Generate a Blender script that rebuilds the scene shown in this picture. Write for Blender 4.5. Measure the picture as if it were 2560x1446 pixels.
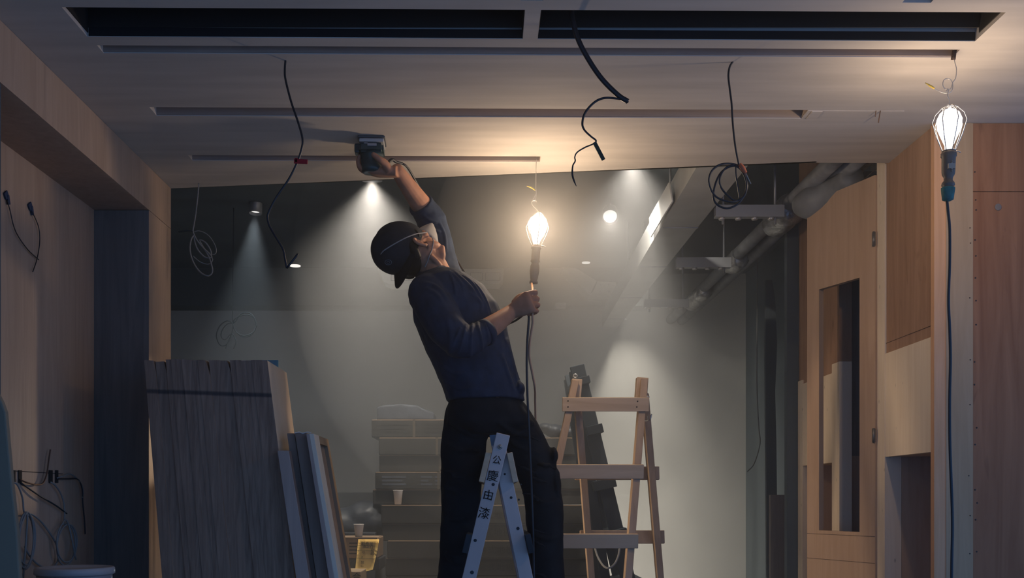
import bpy, bmesh, math, random
from mathutils import Vector, Matrix, noise
from mathutils.bvhtree import BVHTree

for _o in list(bpy.data.objects):
    bpy.data.objects.remove(_o)
SC = bpy.context.scene
COL = SC.collection
random.seed(7)
PI = math.pi
CH = 1.3                                            # camera height above the floor

# ------------------------------------------------------------------ camera, world, exposure
cam_d = bpy.data.cameras.new('camera')
cam_d.sensor_fit = 'HORIZONTAL'
cam_d.sensor_width = 36.0
cam_d.lens = 36.0
cam_d.shift_x = (1280 - 1215) / 2560.0
cam_d.shift_y = (1250 - 723) / 2560.0
cam_d.clip_start = 0.05
cam = bpy.data.objects.new('camera', cam_d)
cam.location = (0, 0, CH)
cam.rotation_euler = (PI / 2, 0, 0)
COL.objects.link(cam)
SC.camera = cam

world = bpy.data.worlds.new('dusk')
world.use_nodes = True
SC.world = world
_bg = world.node_tree.nodes['Background']
_bg.inputs[0].default_value = (0.20, 0.44, 1.0, 1)
_bg.inputs[1].default_value = 0.82

SC.view_settings.view_transform = 'Standard'
SC.view_settings.look = 'None'
SC.view_settings.exposure = 0.0
SC.view_settings.gamma = 1.0
SC.view_settings.use_curve_mapping = False
SC.cycles.use_denoising = True
SC.cycles.sample_clamp_indirect = 4.0
SC.cycles.max_bounces = 4
SC.cycles.diffuse_bounces = 2
SC.cycles.glossy_bounces = 2
SC.cycles.volume_bounces = 0

WARM = (1.0, 0.75, 0.51)
COOL = (0.80, 0.93, 1.0)
NEUT = (1.0, 0.92, 0.80)


def lamp(name, kind, loc, power, color, radius=0.03, smooth=None, target=None, angle=60, blend=0.5):
    d = bpy.data.lights.new(name, kind)
    d.energy = power
    d.color = color
    d.shadow_soft_size = radius
    if kind == 'SPOT':
        d.spot_size = math.radians(angle)
        d.spot_blend = blend
    if smooth:
        d.use_nodes = True
        nt = d.node_tree
        em = nt.nodes['Emission']
        lf = nt.nodes.new('ShaderNodeLightFalloff')
        lf.inputs['Strength'].default_value = 1.0
        lf.inputs['Smooth'].default_value = smooth
        nt.links.new(lf.outputs['Quadratic'], em.inputs['Strength'])
    o = bpy.data.objects.new(name, d)
    o.location = loc
    if target is not None:
        o.rotation_euler = (Vector(target) - Vector(loc)).to_track_quat('-Z', 'Y').to_euler()
    COL.objects.link(o)
    return o


def P(px, py, Z):
    """the place that lies Z metres in front of the camera on the sight line of a photo pixel"""
    return Vector(((px - 1215) * Z / 2560.0, Z, CH + (1250 - py) * Z / 2560.0))


# ------------------------------------------------------------------ materials
def mat(name, color=(.5, .5, .5), rough=.7, metal=0.0, spec=.12, noise_amt=0.0, noise_scale=20.0, stretch=(1, 1, 1), bump=0.0, c2=None):
    m = bpy.data.materials.new(name)
    m.use_nodes = True
    nt = m.node_tree
    b = nt.nodes['Principled BSDF']
    b.inputs['Base Color'].default_value = (*color, 1)
    b.inputs['Roughness'].default_value = rough
    b.inputs['Metallic'].default_value = metal
    b.inputs['Specular IOR Level'].default_value = spec
    if noise_amt or bump or c2:
        tc = nt.nodes.new('ShaderNodeTexCoord')
        mp = nt.nodes.new('ShaderNodeMapping')
        mp.inputs['Scale'].default_value = stretch
        nz = nt.nodes.new('ShaderNodeTexNoise')
        nz.inputs['Scale'].default_value = noise_scale
        nz.inputs['Detail'].default_value = 5
        nt.links.new(tc.outputs['Object'], mp.inputs[0])
        nt.links.new(mp.outputs[0], nz.inputs['Vector'])
        rp = nt.nodes.new('ShaderNodeValToRGB')
        rp.color_ramp.elements[0].position = .3
        rp.color_ramp.elements[1].position = .7
        if c2:
            rp.color_ramp.elements[0].color = (*c2, 1)
            rp.color_ramp.elements[1].color = (*color, 1)
        else:
            rp.color_ramp.elements[0].color = (*[c * (1 - noise_amt) for c in color], 1)
            rp.color_ramp.elements[1].color = (*[min(1, c * (1 + noise_amt)) for c in color], 1)
        nt.links.new(nz.outputs[0], rp.inputs[0])
        nt.links.new(rp.outputs[0], b.inputs['Base Color'])
        if bump:
            bp = nt.nodes.new('ShaderNodeBump')
            bp.inputs['Strength'].default_value = bump
            bp.inputs['Distance'].default_value = .01
            nt.links.new(nz.outputs[0], bp.inputs['Height'])
            nt.links.new(bp.outputs[0], b.inputs['Normal'])
    return m


def wood(name, c1, c2, axis='Z', rough=.6, knots=0.0, scale=1.0, streak=None):
    m = bpy.data.materials.new(name)
    m.use_nodes = True
    nt = m.node_tree
    N = nt.nodes.new
    L = nt.links.new
    b = nt.nodes['Principled BSDF']
    b.inputs['Roughness'].default_value = rough
    b.inputs['Specular IOR Level'].default_value = .08
    tc = N('ShaderNodeTexCoord')
    mp = N('ShaderNodeMapping')
    s = [11 * scale] * 3
    s['XYZ'.index(axis)] = .8 * scale
    mp.inputs['Scale'].default_value = s
    L(tc.outputs['Object'], mp.inputs[0])
    nz = N('ShaderNodeTexNoise')
    nz.inputs['Scale'].default_value = 2.2
    nz.inputs['Detail'].default_value = 7
    nz.inputs['Roughness'].default_value = .62
    nz.inputs['Distortion'].default_value = .9
    L(mp.outputs[0], nz.inputs['Vector'])
    rp = N('ShaderNodeValToRGB')
    rp.color_ramp.elements[0].position = .32
    rp.color_ramp.elements[0].color = (*c1, 1)
    rp.color_ramp.elements[1].position = .68
    rp.color_ramp.elements[1].color = (*c2, 1)
    L(nz.outputs[0], rp.inputs[0])
    out = rp.outputs[0]
    if streak:
        mp2 = N('ShaderNodeMapping')
        s2 = [9 * scale] * 3
        s2['XYZ'.index(axis)] = 2.2 * scale
        mp2.inputs['Scale'].default_value = s2
        mp2.inputs['Location'].default_value = (3.1, 1.7, 5.3)
        L(tc.outputs['Object'], mp2.inputs[0])
        n2 = N('ShaderNodeTexNoise')
        n2.inputs['Scale'].default_value = 1.3
        n2.inputs['Detail'].default_value = 6
        n2.inputs['Distortion'].default_value = 1.6
        L(mp2.outputs[0], n2.inputs['Vector'])
        r2 = N('ShaderNodeValToRGB')
        r2.color_ramp.elements[0].position = .60
        r2.color_ramp.elements[0].color = (0, 0, 0, 1)
        r2.color_ramp.elements[1].position = .74
        r2.color_ramp.elements[1].color = (.75, .75, .75, 1)
        L(n2.outputs[0], r2.inputs[0])
        mx = N('ShaderNodeMixRGB')
        mx.inputs[2].default_value = (*streak, 1)
        L(r2.outputs[0], mx.inputs[0])
        L(out, mx.inputs[1])
        out = mx.outputs[0]
    if knots:
        mp3 = N('ShaderNodeMapping')
        s3 = [16 * scale] * 3
        s3['XYZ'.index(axis)] = 9 * scale
        mp3.inputs['Scale'].default_value = s3
        L(tc.outputs['Object'], mp3.inputs[0])
        vo = N('ShaderNodeTexVoronoi')
        vo.inputs['Scale'].default_value = 1.0
        L(mp3.outputs[0], vo.inputs['Vector'])
        r3 = N('ShaderNodeValToRGB')
        r3.color_ramp.elements[0].position = .03
        r3.color_ramp.elements[0].color = (knots, knots, knots, 1)
        r3.color_ramp.elements[1].position = .10
        r3.color_ramp.elements[1].color = (0, 0, 0, 1)
        L(vo.outputs['Distance'], r3.inputs[0])
        mx = N('ShaderNodeMixRGB')
        mx.inputs[2].default_value = (*[c * .35 for c in c1], 1)
        L(r3.outputs[0], mx.inputs[0])
        L(out, mx.inputs[1])
        out = mx.outputs[0]
    L(out, b.inputs['Base Color'])
    bp = N('ShaderNodeBump')
    bp.inputs['Strength'].default_value = .12
    bp.inputs['Distance'].default_value = .004
    L(nz.outputs[0], bp.inputs['Height'])
    L(bp.outputs[0], b.inputs['Normal'])
    return m


def glow(name, color, strength):
    m = bpy.data.materials.new(name)
    m.use_nodes = True
    nt = m.node_tree
    nt.nodes.clear()
    e = nt.nodes.new('ShaderNodeEmission')
    e.inputs[0].default_value = (*color, 1)
    e.inputs[1].default_value = strength
    o = nt.nodes.new('ShaderNodeOutputMaterial')
    nt.links.new(e.outputs[0], o.inputs[0])
    return m


def bulb_glass(name, color, strength):
    m = bpy.data.materials.new(name)
    m.use_nodes = True
    nt = m.node_tree
    nt.nodes.clear()
    e = nt.nodes.new('ShaderNodeEmission')
    e.inputs[0].default_value = (*color, 1)
    e.inputs[1].default_value = strength
    t = nt.nodes.new('ShaderNodeBsdfTransparent')
    a = nt.nodes.new('ShaderNodeAddShader')
    o = nt.nodes.new('ShaderNodeOutputMaterial')
    nt.links.new(e.outputs[0], a.inputs[0])
    nt.links.new(t.outputs[0], a.inputs[1])
    nt.links.new(a.outputs[0], o.inputs[0])
    return m


M = {}
M['ceiling'] = mat('primed_ceiling_board', (.59, .535, .48), .8, noise_amt=.10, noise_scale=5, stretch=(.35, 3.0, 1))
M['slot_wood'] = wood('slot_wood', (.36, .28, .23), (.46, .37, .31), 'X', .8)
M['void'] = mat('dark_void', (.035, .032, .03), .9)
M['void_rail'] = mat('dark_rail', (.022, .022, .024), .8)
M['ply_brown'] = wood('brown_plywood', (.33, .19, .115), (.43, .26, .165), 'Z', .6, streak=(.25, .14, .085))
M['ply_red'] = wood('red_brown_plywood', (.26, .115, .06), (.38, .185, .10), 'Z', .6, streak=(.06, .03, .022), scale=.8)
M['ply_pale_lit'] = wood('pale_lit_plywood', (.78, .63, .47), (.86, .72, .56), 'Z', .6, knots=.55)
M['batten_pale'] = wood('pale_batten', (.40, .275, .165), (.48, .34, .215), 'Z', .6)
M['batten_orange'] = wood('orange_batten', (.58, .32, .17), (.70, .41, .24), 'Z', .6)
M['ply_left'] = wood('left_plywood', (.47, .33, .235), (.57, .41, .30), 'Z', .6)
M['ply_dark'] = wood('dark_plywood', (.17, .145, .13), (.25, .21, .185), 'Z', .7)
M['door_wood'] = wood('door_wood', (.47, .31, .20), (.55, .38, .26), 'Z', .55)
M['seam'] = mat('dark_seam', (.05, .035, .03), .9)
M['nail'] = mat('nail_head', (.06, .05, .05), .5, .6)
M['floor'] = mat('concrete_floor', (.13, .125, .12), .85, noise_amt=.25, noise_scale=4)
M['slab'] = mat('dark_slab', (.10, .115, .125), .9, noise_amt=.2, noise_scale=3)
M['back_wall'] = mat('plastered_wall', (.46, .46, .44), .9, noise_amt=.06, noise_scale=2)
M['beam'] = mat('grey_beam', (.10, .115, .12), .9, noise_amt=.12, noise_scale=3)
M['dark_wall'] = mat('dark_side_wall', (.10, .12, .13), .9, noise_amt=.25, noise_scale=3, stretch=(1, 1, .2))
M['duct'] = mat('duct_sheet', (.46, .46, .45), .5, .2, noise_amt=.1, noise_scale=5)
M['pipe'] = mat('pipe_lagging', (.22, .23, .24), .55, .1, noise_amt=.35, noise_scale=9, bump=.3)
M['foil'] = mat('foil_wrap', (.42, .42, .42), .28, .6, noise_amt=.4, noise_scale=25, bump=1.0)
M['channel'] = mat('galvanised_channel', (.36, .37, .39), .4, .5)
M['cabinet_dark'] = mat('dark_cabinet', (.045, .04, .036), .8)
M['white_plastic'] = mat('white_plastic', (.85, .85, .82), .5, spec=.4)
M['black_cable'] = mat('black_cable', (.013, .016, .022), .45, spec=.5)
M['grey_cable'] = mat('grey_cable', (.27, .27, .26), .6)
M['dim_cable'] = mat('dim_cable', (.035, .045, .05), .6)
M['orange_cord'] = mat('orange_cord', (.60, .33, .20), .45)
M['red_tape'] = mat('red_tape', (.42, .02, .03), .5)
M['orange_tape'] = mat('orange_tape', (.62, .17, .08), .5)
M['teal_tape'] = mat('teal_tape', (.02, .17, .17), .5, noise_amt=.3, noise_scale=60)
M['blue_tape'] = mat('blue_tape', (.045, .065, .115), .7)
M['yellow'] = mat('yellow_sleeve', (.70, .50, .10), .4)
M['green_tag'] = mat('olive_tag', (.06, .065, .045), .5)
M['wire'] = mat('steel_wire', (.60, .58, .55), .35, .6)
M['rust'] = mat('rusty_spring', (.16, .09, .06), .6, .3)
M['rubber'] = mat('lamp_rubber', (.13, .095, .075), .45, spec=.5)
M['rubber_warm'] = mat('brown_lamp_grip', (.16, .115, .09), .45, spec=.5)  # lighter brown than the other grip
M['metal'] = mat('dull_metal', (.40, .36, .31), .4, .7)
M['bulb_white'] = bulb_glass('lit_bulb_white', (1.0, .95, .90), 1.6)
M['bulb_warm'] = bulb_glass('lit_bulb_warm', (1.0, .93, .84), 1.4)
M['spot_glass'] = glow('lit_spot_glass', (1, .96, .9), 1.5)
M['skin'] = mat('skin', (.40, .20, .125), .55, noise_amt=.12, noise_scale=30)
M['shirt'] = mat('navy_shirt', (.022, .034, .062), .75, spec=.15, noise_amt=.25, noise_scale=25)
M['trousers'] = mat('black_trousers', (.012, .013, .016), .85, spec=.15, noise_amt=.3, noise_scale=18)
M['cap'] = mat('navy_cap', (.014, .019, .028), .8, spec=.2, noise_amt=.2, noise_scale=40)
M['cap_badge'] = mat('cap_badge', (.10, .13, .16), .7)
M['mask'] = mat('dust_mask', (.30, .285, .27), .8)
M['hair'] = mat('black_hair', (.012, .011, .011), .6, noise_amt=.4, noise_scale=60, stretch=(1, 1, .2))
M['shoe'] = mat('work_shoe', (.03, .028, .027), .7)
M['sander'] = mat('sander_shell', (.012, .045, .05), .4, spec=.5, noise_amt=.25, noise_scale=40)
M['sander_pad'] = mat('sander_pad', (.10, .11, .12), .6)
M['ladder'] = wood('ladder_timber', (.40, .28, .19), (.52, .38, .27), 'Z', .6)
M['ladder_rung'] = wood('rung_timber', (.56, .40, .26), (.69, .52, .36), 'X', .6)
M['ladder_grey'] = mat('painted_ladder', (.66, .56, .52), .7, c2=(.46, .40, .38), noise_scale=7, stretch=(1, 1, .4))
M['ladder_blue'] = mat('blue_painted_end', (.10, .19, .30), .7)
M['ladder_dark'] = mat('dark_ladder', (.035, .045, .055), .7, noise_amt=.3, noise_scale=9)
M['ink'] = mat('black_ink', (.004, .004, .005), .9)
M['card'] = mat('carton', (.022, .0205, .0185), .8, noise_amt=.12, noise_scale=6)  # sides darkened in colour for the shade they stand in
M['card_top'] = mat('carton_lid', (.20, .14, .095), .8)  # top strip coloured lighter for the light falling on it
M['card_print'] = mat('carton_print', (.012, .011, .010), .8)
M['strap'] = mat('carton_tape', (.06, .047, .032), .6)
M['bag'] = mat('black_bag', (.02, .023, .03), .5, spec=.3, noise_amt=.4, noise_scale=10, bump=.4)
M['bag_grey'] = mat('grey_wrap', (.04, .046, .058), .6, spec=.2, noise_amt=.3, noise_scale=12, bump=.4)
M['cup'] = mat('paper_cup', (.62, .60, .57), .6)
M['note'] = mat('yellow_note', (.72, .50, .17), .8, noise_amt=.08, noise_scale=20)
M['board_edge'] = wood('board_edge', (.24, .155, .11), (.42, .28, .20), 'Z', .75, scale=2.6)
M['board_face'] = wood('board_face', (.84, .62, .42), (.90, .70, .50), 'Z', .6, scale=.7)
M['blue_sheet'] = mat('blue_sheet', (.05, .27, .42), .6)
M['frame_grey'] = wood('grey_primed_timber', (.44, .33, .28), (.54, .41, .34), 'Z', .7)
M['frame_pale'] = wood('pale_edge', (.84, .70, .54), (.90, .78, .62), 'Z', .6)
M['frame_tan'] = wood('tan_panel', (.46, .32, .22), (.54, .39, .28), 'Z', .6)
M['frame_dark'] = wood('dark_frame_timber', (.26, .185, .145), (.34, .245, .195), 'Z', .7)
M['bucket'] = mat('paint_bucket', (.34, .32, .32), .45, spec=.4)
M['bucket_lid'] = mat('bucket_lid', (.50, .46, .44), .45, spec=.4)
M['grey_sheet'] = mat('grey_green_sheet', (.24, .205, .15), .7)
M['brass'] = mat('hinge_metal', (.20, .19, .18), .4, .6)


_nt = M['board_edge'].node_tree                       # soft cable shadow painted as a dark band into the board edges
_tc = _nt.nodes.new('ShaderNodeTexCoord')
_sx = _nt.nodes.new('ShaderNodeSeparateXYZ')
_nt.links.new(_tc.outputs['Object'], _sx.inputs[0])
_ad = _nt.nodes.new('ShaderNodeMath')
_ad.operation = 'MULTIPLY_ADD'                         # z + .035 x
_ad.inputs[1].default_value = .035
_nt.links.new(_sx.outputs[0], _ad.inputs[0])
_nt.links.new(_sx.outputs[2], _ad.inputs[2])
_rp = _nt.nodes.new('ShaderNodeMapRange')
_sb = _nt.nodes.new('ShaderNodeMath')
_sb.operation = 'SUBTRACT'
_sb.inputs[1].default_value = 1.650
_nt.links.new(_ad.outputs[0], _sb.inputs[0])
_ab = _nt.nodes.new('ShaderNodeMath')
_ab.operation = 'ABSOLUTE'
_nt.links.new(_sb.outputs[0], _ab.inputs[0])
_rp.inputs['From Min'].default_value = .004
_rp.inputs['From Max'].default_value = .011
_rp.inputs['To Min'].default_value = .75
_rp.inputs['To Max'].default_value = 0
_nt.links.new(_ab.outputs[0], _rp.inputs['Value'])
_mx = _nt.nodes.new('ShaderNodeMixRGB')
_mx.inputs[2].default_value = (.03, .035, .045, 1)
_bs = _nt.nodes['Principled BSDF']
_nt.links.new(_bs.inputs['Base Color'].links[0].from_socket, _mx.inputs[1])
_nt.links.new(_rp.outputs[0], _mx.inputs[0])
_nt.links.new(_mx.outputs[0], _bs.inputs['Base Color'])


# ------------------------------------------------------------------ mesh helpers
def box(bm, c, size, rot=None, mi=0):
    r = bmesh.ops.create_cube(bm, size=1.0)
    mtx = Matrix.Translation(c) @ (rot.to_4x4() if rot is not None else Matrix()) @ Matrix.Diagonal((*size, 1))
    bmesh.ops.transform(bm, matrix=mtx, verts=r['verts'])
    for f in {f for v in r['verts'] for f in v.link_faces}:
        f.material_index = mi
    return r['verts']


def boxx(bm, x0, x1, y0, y1, z0, z1, mi=0):
    return box(bm, ((x0 + x1) / 2, (y0 + y1) / 2, (z0 + z1) / 2), (abs(x1 - x0), abs(y1 - y0), abs(z1 - z0)), None, mi)


def bar(bm, p0, p1, w, d, up=(0, 1, 0), mi=0):
    """a straight timber from p0 to p1: w across, d along `up`"""
    p0, p1 = Vector(p0), Vector(p1)
    z = (p1 - p0)
    ln = z.length
    z.normalize()
    u = Vector(up)
    u = (u - z * u.dot(z)).normalized()
    x = u.cross(z)
    R = Matrix((x, u, z)).transposed()
    return box(bm, (p0 + p1) / 2, (w, d, ln), R, mi)


def prism(bm, pts, vec, mi=0):
    a = [bm.verts.new(Vector(p)) for p in pts]
    b = [bm.verts.new(Vector(p) + Vector(vec)) for p in pts]
    fs = [bm.faces.new(a), bm.faces.new(list(reversed(b)))]
    n = len(a)
    for i in range(n):
        fs.append(bm.faces.new((a[i], b[i], b[(i + 1) % n], a[(i + 1) % n])))
    for f in fs:
        f.material_index = mi
    bmesh.ops.recalc_face_normals(bm, faces=fs)


def loft(bm, rings, cap=True):
    """rings: lists of equal-length point lists"""
    vs = [[bm.verts.new(p) for p in r] for r in rings]
    n = len(vs[0])
    fs = []
    for a, b in zip(vs, vs[1:]):
        for i in range(n):
            fs.append(bm.faces.new((a[i], a[(i + 1) % n], b[(i + 1) % n], b[i])))
    if cap:
        fs.append(bm.faces.new(list(reversed(vs[0]))))
        fs.append(bm.faces.new(vs[-1]))
    bmesh.ops.recalc_face_normals(bm, faces=fs)
    for f in fs:
        f.smooth = True


def smooth_path(pts, k=6):
    """Catmull-Rom through the given points"""
    pts = [Vector(p) for p in pts]
    if len(pts) < 3:
        return pts
    P_ = [2 * pts[0] - pts[1]] + pts + [2 * pts[-1] - pts[-2]]
    out = []
    for i in range(1, len(P_) - 2):
        a, b, c, d = P_[i - 1:i + 3]
        for j in range(k):
            t = j / k
            out.append(.5 * ((2 * b) + (c - a) * t + (2 * a - 5 * b + 4 * c - d) * t * t + (3 * b - 3 * c + d - a) * t ** 3))
    out.append(pts[-1])
    return out


def tube(bm, pts, r, seg=8, k=6, closed_ends=True):
    """round cable along a smooth path; r is one radius or one for each given point"""
    n0 = len(pts)
    path = smooth_path(pts, k)
    if isinstance(r, (int, float)):
        rs = [r] * len(path)
    else:
        rs = []
        for i in range(len(path)):
            t = i / (len(path) - 1) * (n0 - 1)
            a = min(int(t), n0 - 2)
            rs.append(r[a] + (r[a + 1] - r[a]) * (t - a))
    t = (path[1] - path[0]).normalized()
    u = t.orthogonal().normalized()
    rings = []
    for i, p in enumerate(path):
        t2 = (path[min(i + 1, len(path) - 1)] - path[max(i - 1, 0)])
        if t2.length > 1e-9:
            t2.normalize()
            u = (u - t2 * u.dot(t2))
            u = u.normalized() if u.length > 1e-6 else t2.orthogonal().normalized()
            t = t2
        v = t.cross(u)
        rings.append([p + (u * math.cos(a) + v * math.sin(a)) * rs[i] for a in [2 * PI * q / seg for q in range(seg)]])
    loft(bm, rings, closed_ends)


def ell(bm, c, rx, ry, rz, R=None, seg=20):
    r = bmesh.ops.create_uvsphere(bm, u_segments=seg, v_segments=max(8, seg // 2), radius=1)
    m = Matrix.Translation(c) @ (R.to_4x4() if R is not None else Matrix()) @ Matrix.Diagonal((rx, ry, rz, 1))
    bmesh.ops.transform(bm, matrix=m, verts=r['verts'])
    for f in {f for v in r['verts'] for f in v.link_faces}:
        f.smooth = True


def limb(bm, pts, rads, seg=18, k=6):
    tube(bm, pts, rads, seg, k)
    for p, r in ((pts[0], rads[0]), (pts[-1], rads[-1])):
        ell(bm, Vector(p), r, r, r, seg=16)


def lathe(bm, base, prof, axis=(0, 0, 1), seg=24):
    """prof: (height, radius) pairs along axis from base"""
    ax = Vector(axis).normalized()
    u = ax.orthogonal().normalized()
    v = ax.cross(u)
    rings = [[Vector(base) + ax * h + (u * math.cos(2 * PI * q / seg) + v * math.sin(2 * PI * q / seg)) * max(r, 1e-4) for q in range(seg)] for h, r in prof]
    loft(bm, rings)


def finish(o, bevel=0.0):
    if bevel:
        md = o.modifiers.new('bevel', 'BEVEL')
        md.width = bevel
        md.segments = 2
        md.limit_method = 'ANGLE'
    return o


def obj(name, bm, m, parent=None, bevel=0.0, label=None):
    me = bpy.data.meshes.new(name)
    bm.normal_update()
    bm.to_mesh(me)
    bm.free()
    for x in (m if isinstance(m, (list, tuple)) else [m]):
        me.materials.append(M[x] if isinstance(x, str) else x)
    o = bpy.data.objects.new(name, me)
    COL.objects.link(o)
    if parent is not None:
        o.parent = parent
        top = parent
        while top.parent is not None:
            top = top.parent
        o.matrix_parent_inverse = Matrix.Translation(-top.location) if top is parent else Matrix()
    if label:
        o['label'] = label
    finish(o, bevel)
    return o


def thing(name, label, cat, loc=(0, 0, 0), group=None):
    o = bpy.data.objects.new(name, None)
    o.empty_display_size = .05
    COL.objects.link(o)
    o.location = loc
    return tag(o, label, cat, group)


def tag(o, label, cat, group=None, kind=None):
    o['label'] = label
    o['category'] = cat
    if group:
        o['group'] = group
    if kind:
        o['kind'] = kind
    return o


def struct(name, bm, m, label=None, bevel=0.0):
    o = obj(name, bm, m, None, bevel)
    o['kind'] = 'structure'
    if label:
        o['label'] = label
        o['category'] = name.split('_')[0]
    return o


def melt(bm, voxel, iters=4, factor=.5, disp=None):
    """melts overlapping closed shapes into one continuous skin and hands it back as a bmesh"""
    me = bpy.data.meshes.new('tmp')
    bm.to_mesh(me)
    bm.free()
    o = bpy.data.objects.new('tmp', me)
    COL.objects.link(o)
    r = o.modifiers.new('r', 'REMESH')
    r.mode = 'VOXEL'
    r.voxel_size = voxel
    if iters:
        s = o.modifiers.new('s', 'SMOOTH')
        s.iterations = iters
        s.factor = factor
    dg = bpy.context.evaluated_depsgraph_get()
    ev = o.evaluated_get(dg)
    me2 = bpy.data.meshes.new_from_object(ev)
    out = bmesh.new()
    out.from_mesh(me2)
    bpy.data.objects.remove(o)
    bpy.data.meshes.remove(me)
    bpy.data.meshes.remove(me2)
    out.normal_update()
    if disp:
        for v in out.verts:
            v.co += v.normal * disp(v.co)
        out.normal_update()
    for f in out.faces:
        f.smooth = True
    return out


def text_mesh(body, size, mtx, align='CENTER', spacing=1.0):
    """flat lettering as a bmesh, placed by mtx"""
    c = bpy.data.curves.new('t', 'FONT')
    c.body = body
    c.size = size
    c.align_x = align
    c.align_y = 'CENTER'
    c.space_character = spacing
    c.extrude = .0003
    o = bpy.data.objects.new('t', c)
    COL.objects.link(o)
    dg = bpy.context.evaluated_depsgraph_get()
    me = bpy.data.meshes.new_from_object(o.evaluated_get(dg))
    bm = bmesh.new()
    bm.from_mesh(me)
    bmesh.ops.transform(bm, matrix=mtx, verts=bm.verts)
    bpy.data.objects.remove(o)
    bpy.data.meshes.remove(me)
    return bm


def facing(c, roll=0.0):
    """lettering stood up to face the camera side (-Y), turned by roll in its own plane"""
    return Matrix.Translation(c) @ Matrix.Rotation(PI / 2, 4, 'X') @ Matrix.Rotation(roll, 4, 'Z')


def copy_tree(root, loc, label=None):
    r = root.copy()
    COL.objects.link(r)
    r.location = loc
    if label:
        r['label'] = label
    for ch in list(root.children):
        c = ch.copy()
        COL.objects.link(c)
        c.parent = r
        for g in ch.children:
            d = g.copy()
            COL.objects.link(d)
            d.parent = c
    return r


BM = bmesh.new


def surf(o, px, py, lift=.002):
    """the spot of object o's surface that lies on the sight line of a photo pixel, lifted a little off it"""
    d = o.data
    t = BVHTree.FromPolygons([v.co for v in d.vertices], [p.vertices for p in d.polygons])
    org = Vector((0, 0, CH))
    hit, nrm, _, _ = t.ray_cast(org, (P(px, py, 4.0) - org).normalized())
    if hit is None:
        return None
    return hit + (nrm if nrm.y < 0 else -nrm) * lift


# the rest of the script follows, section by section

# ------------------------------------------------------------------ the room shell
HC = 1.33                                            # ceiling above the camera
ZC = CH + HC
XL, XLB, XR = -1.345, -1.57, 1.59                    # soffit face, recess back, right wall plane
SH = .0115                                           # the ceiling features run slightly askew


def shear(bm):
    for v in bm.verts:
        v.co.y += SH * (v.co.x + 1.14)


bm = BM()
boxx(bm, -3.2, 3.2, -1.5, 8.3, -.1, 0)
struct('floor', bm, 'floor')

# ceiling board with its slots, openings and skewed far edge
bm = BM()
T = .06
z0, z1 = ZC, ZC + T
OY0, OY1 = 2.764, 2.940
S1, S2, S3 = (2.995, 3.048), (3.467, 3.545), (3.950, 4.012)
XA, XB = -1.60, 2.6


def strip(y0, y1, holes=()):
    x = XA
    for h0, h1 in sorted(holes):
        boxx(bm, x, h0, y0, y1, z0, z1)
        x = h1
    boxx(bm, x, XB if y1 < 3.6 else XR + .02, y0, y1, z0, z1)


strip(.2, 2.60)
strip(2.60, 2.712, ((.092, .152), (1.113, 1.19)))
strip(2.712, OY0)
strip(OY0, OY1, ((-1.145, .106), (.149, 1.418)))
strip(OY1, S1[0])
strip(S1[0], S1[1], ((-1.138, 1.40),))
strip(S1[1], S2[0])
strip(S2[0], S2[1], ((-1.14, 1.10),))
strip(S2[1], 3.59)
strip(3.59, S3[0])
strip(S3[0], S3[1], ((-1.15, .212),))
shear(bm)
y3a, y3b = S3[1] + SH * (XA + 1.14), S3[1] + SH * (XR + 1.16)
# the tapering strip beyond the last slot: the far edge is not parallel to the slots
xe, ye = 1.30, S3[1] + SH * (1.30 + 1.14)
prism(bm, [(XA, y3a, z0), (xe, ye, z0), (xe, 4.372 - .132 * (xe + 1.345), z0), (XA, 4.372 - .132 * (XA + 1.345), z0)], (0, 0, .022))
ceiling = struct('ceiling', bm, 'ceiling')
# backing of the shallow slots
for nm, (a, b), (xa, xb) in (('trim_1', S1, (-1.15, 1.41)), ('trim_2', S2, (-1.15, 1.11)), ('trim_3', S3, (-1.16, .222))):
    bm = BM()
    boxx(bm, xa, xb, a - .02, b + .02, z1 + .001, z1 + .03)
    boxx(bm, xa, xb, b - .004, b + .001, z0 + .003, z1 + .001)
    boxx(bm, xb - .012, xb - .004, a, b, z0 + .003, z1 + .001)
    shear(bm)
    struct(nm, bm, 'slot_wood')
# filled-in stretch of the second slot
bm = BM()
boxx(bm, 1.10, 1.43, S2[0] + .004, S2[1] - .004, z0 - .0012, z0)
boxx(bm, 1.115, 1.15, S2[0] + .006, S2[1] - .006, z0 - .004, z0 - .001)
shear(bm)
struct('trim_4', bm, 'ceiling')
# boxed-in void above the two long openings
bm = BM()
for xa, xb in ((-1.145, .106), (.149, 1.418)):
    boxx(bm, xa - .02, xb + .02, OY0 - .02, OY1 + .02, z1 + .32, z1 + .34)
    boxx(bm, xa - .02, xb + .02, OY1 + .001, OY1 + .02, z1, z1 + .33)
    boxx(bm, xa - .02, xb + .02, OY0 - .02, OY0 - .001, z1, z1 + .33)
    boxx(bm, xa - .02, xa - .001, OY0 - .02, OY1 + .02, z1, z1 + .33)
    boxx(bm, xb + .001, xb + .02, OY0 - .02, OY1 + .02, z1, z1 + .33)
for xa, xb in ((.092, .152), (1.113, 1.19)):
    boxx(bm, xa - .005, xb + .005, 2.595, 2.717, z1, z1 + .01)
shear(bm)
for xa, xb in ((-1.145, .106), (.149, 1.418)):
    boxx(bm, xa, xb, OY1 - .003, OY1 - .0005, z0 + .026, z1 + .33)
    boxx(bm, xa + .0005, xa + .003, OY0, OY1, z0 + .012, z1 + .33)
    boxx(bm, xb - .003, xb - .0005, OY0, OY1, z0 + .012, z1 + .33)
struct('trim_5', bm, 'void')
bm = BM()
boxx(bm, -1.14, .105, OY1 - .003, OY1 - .0005, z0 + .002, z0 + .026)
boxx(bm, .150, 1.417, OY1 - .003, OY1 - .0005, z0 + .002, z0 + .026)
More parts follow.
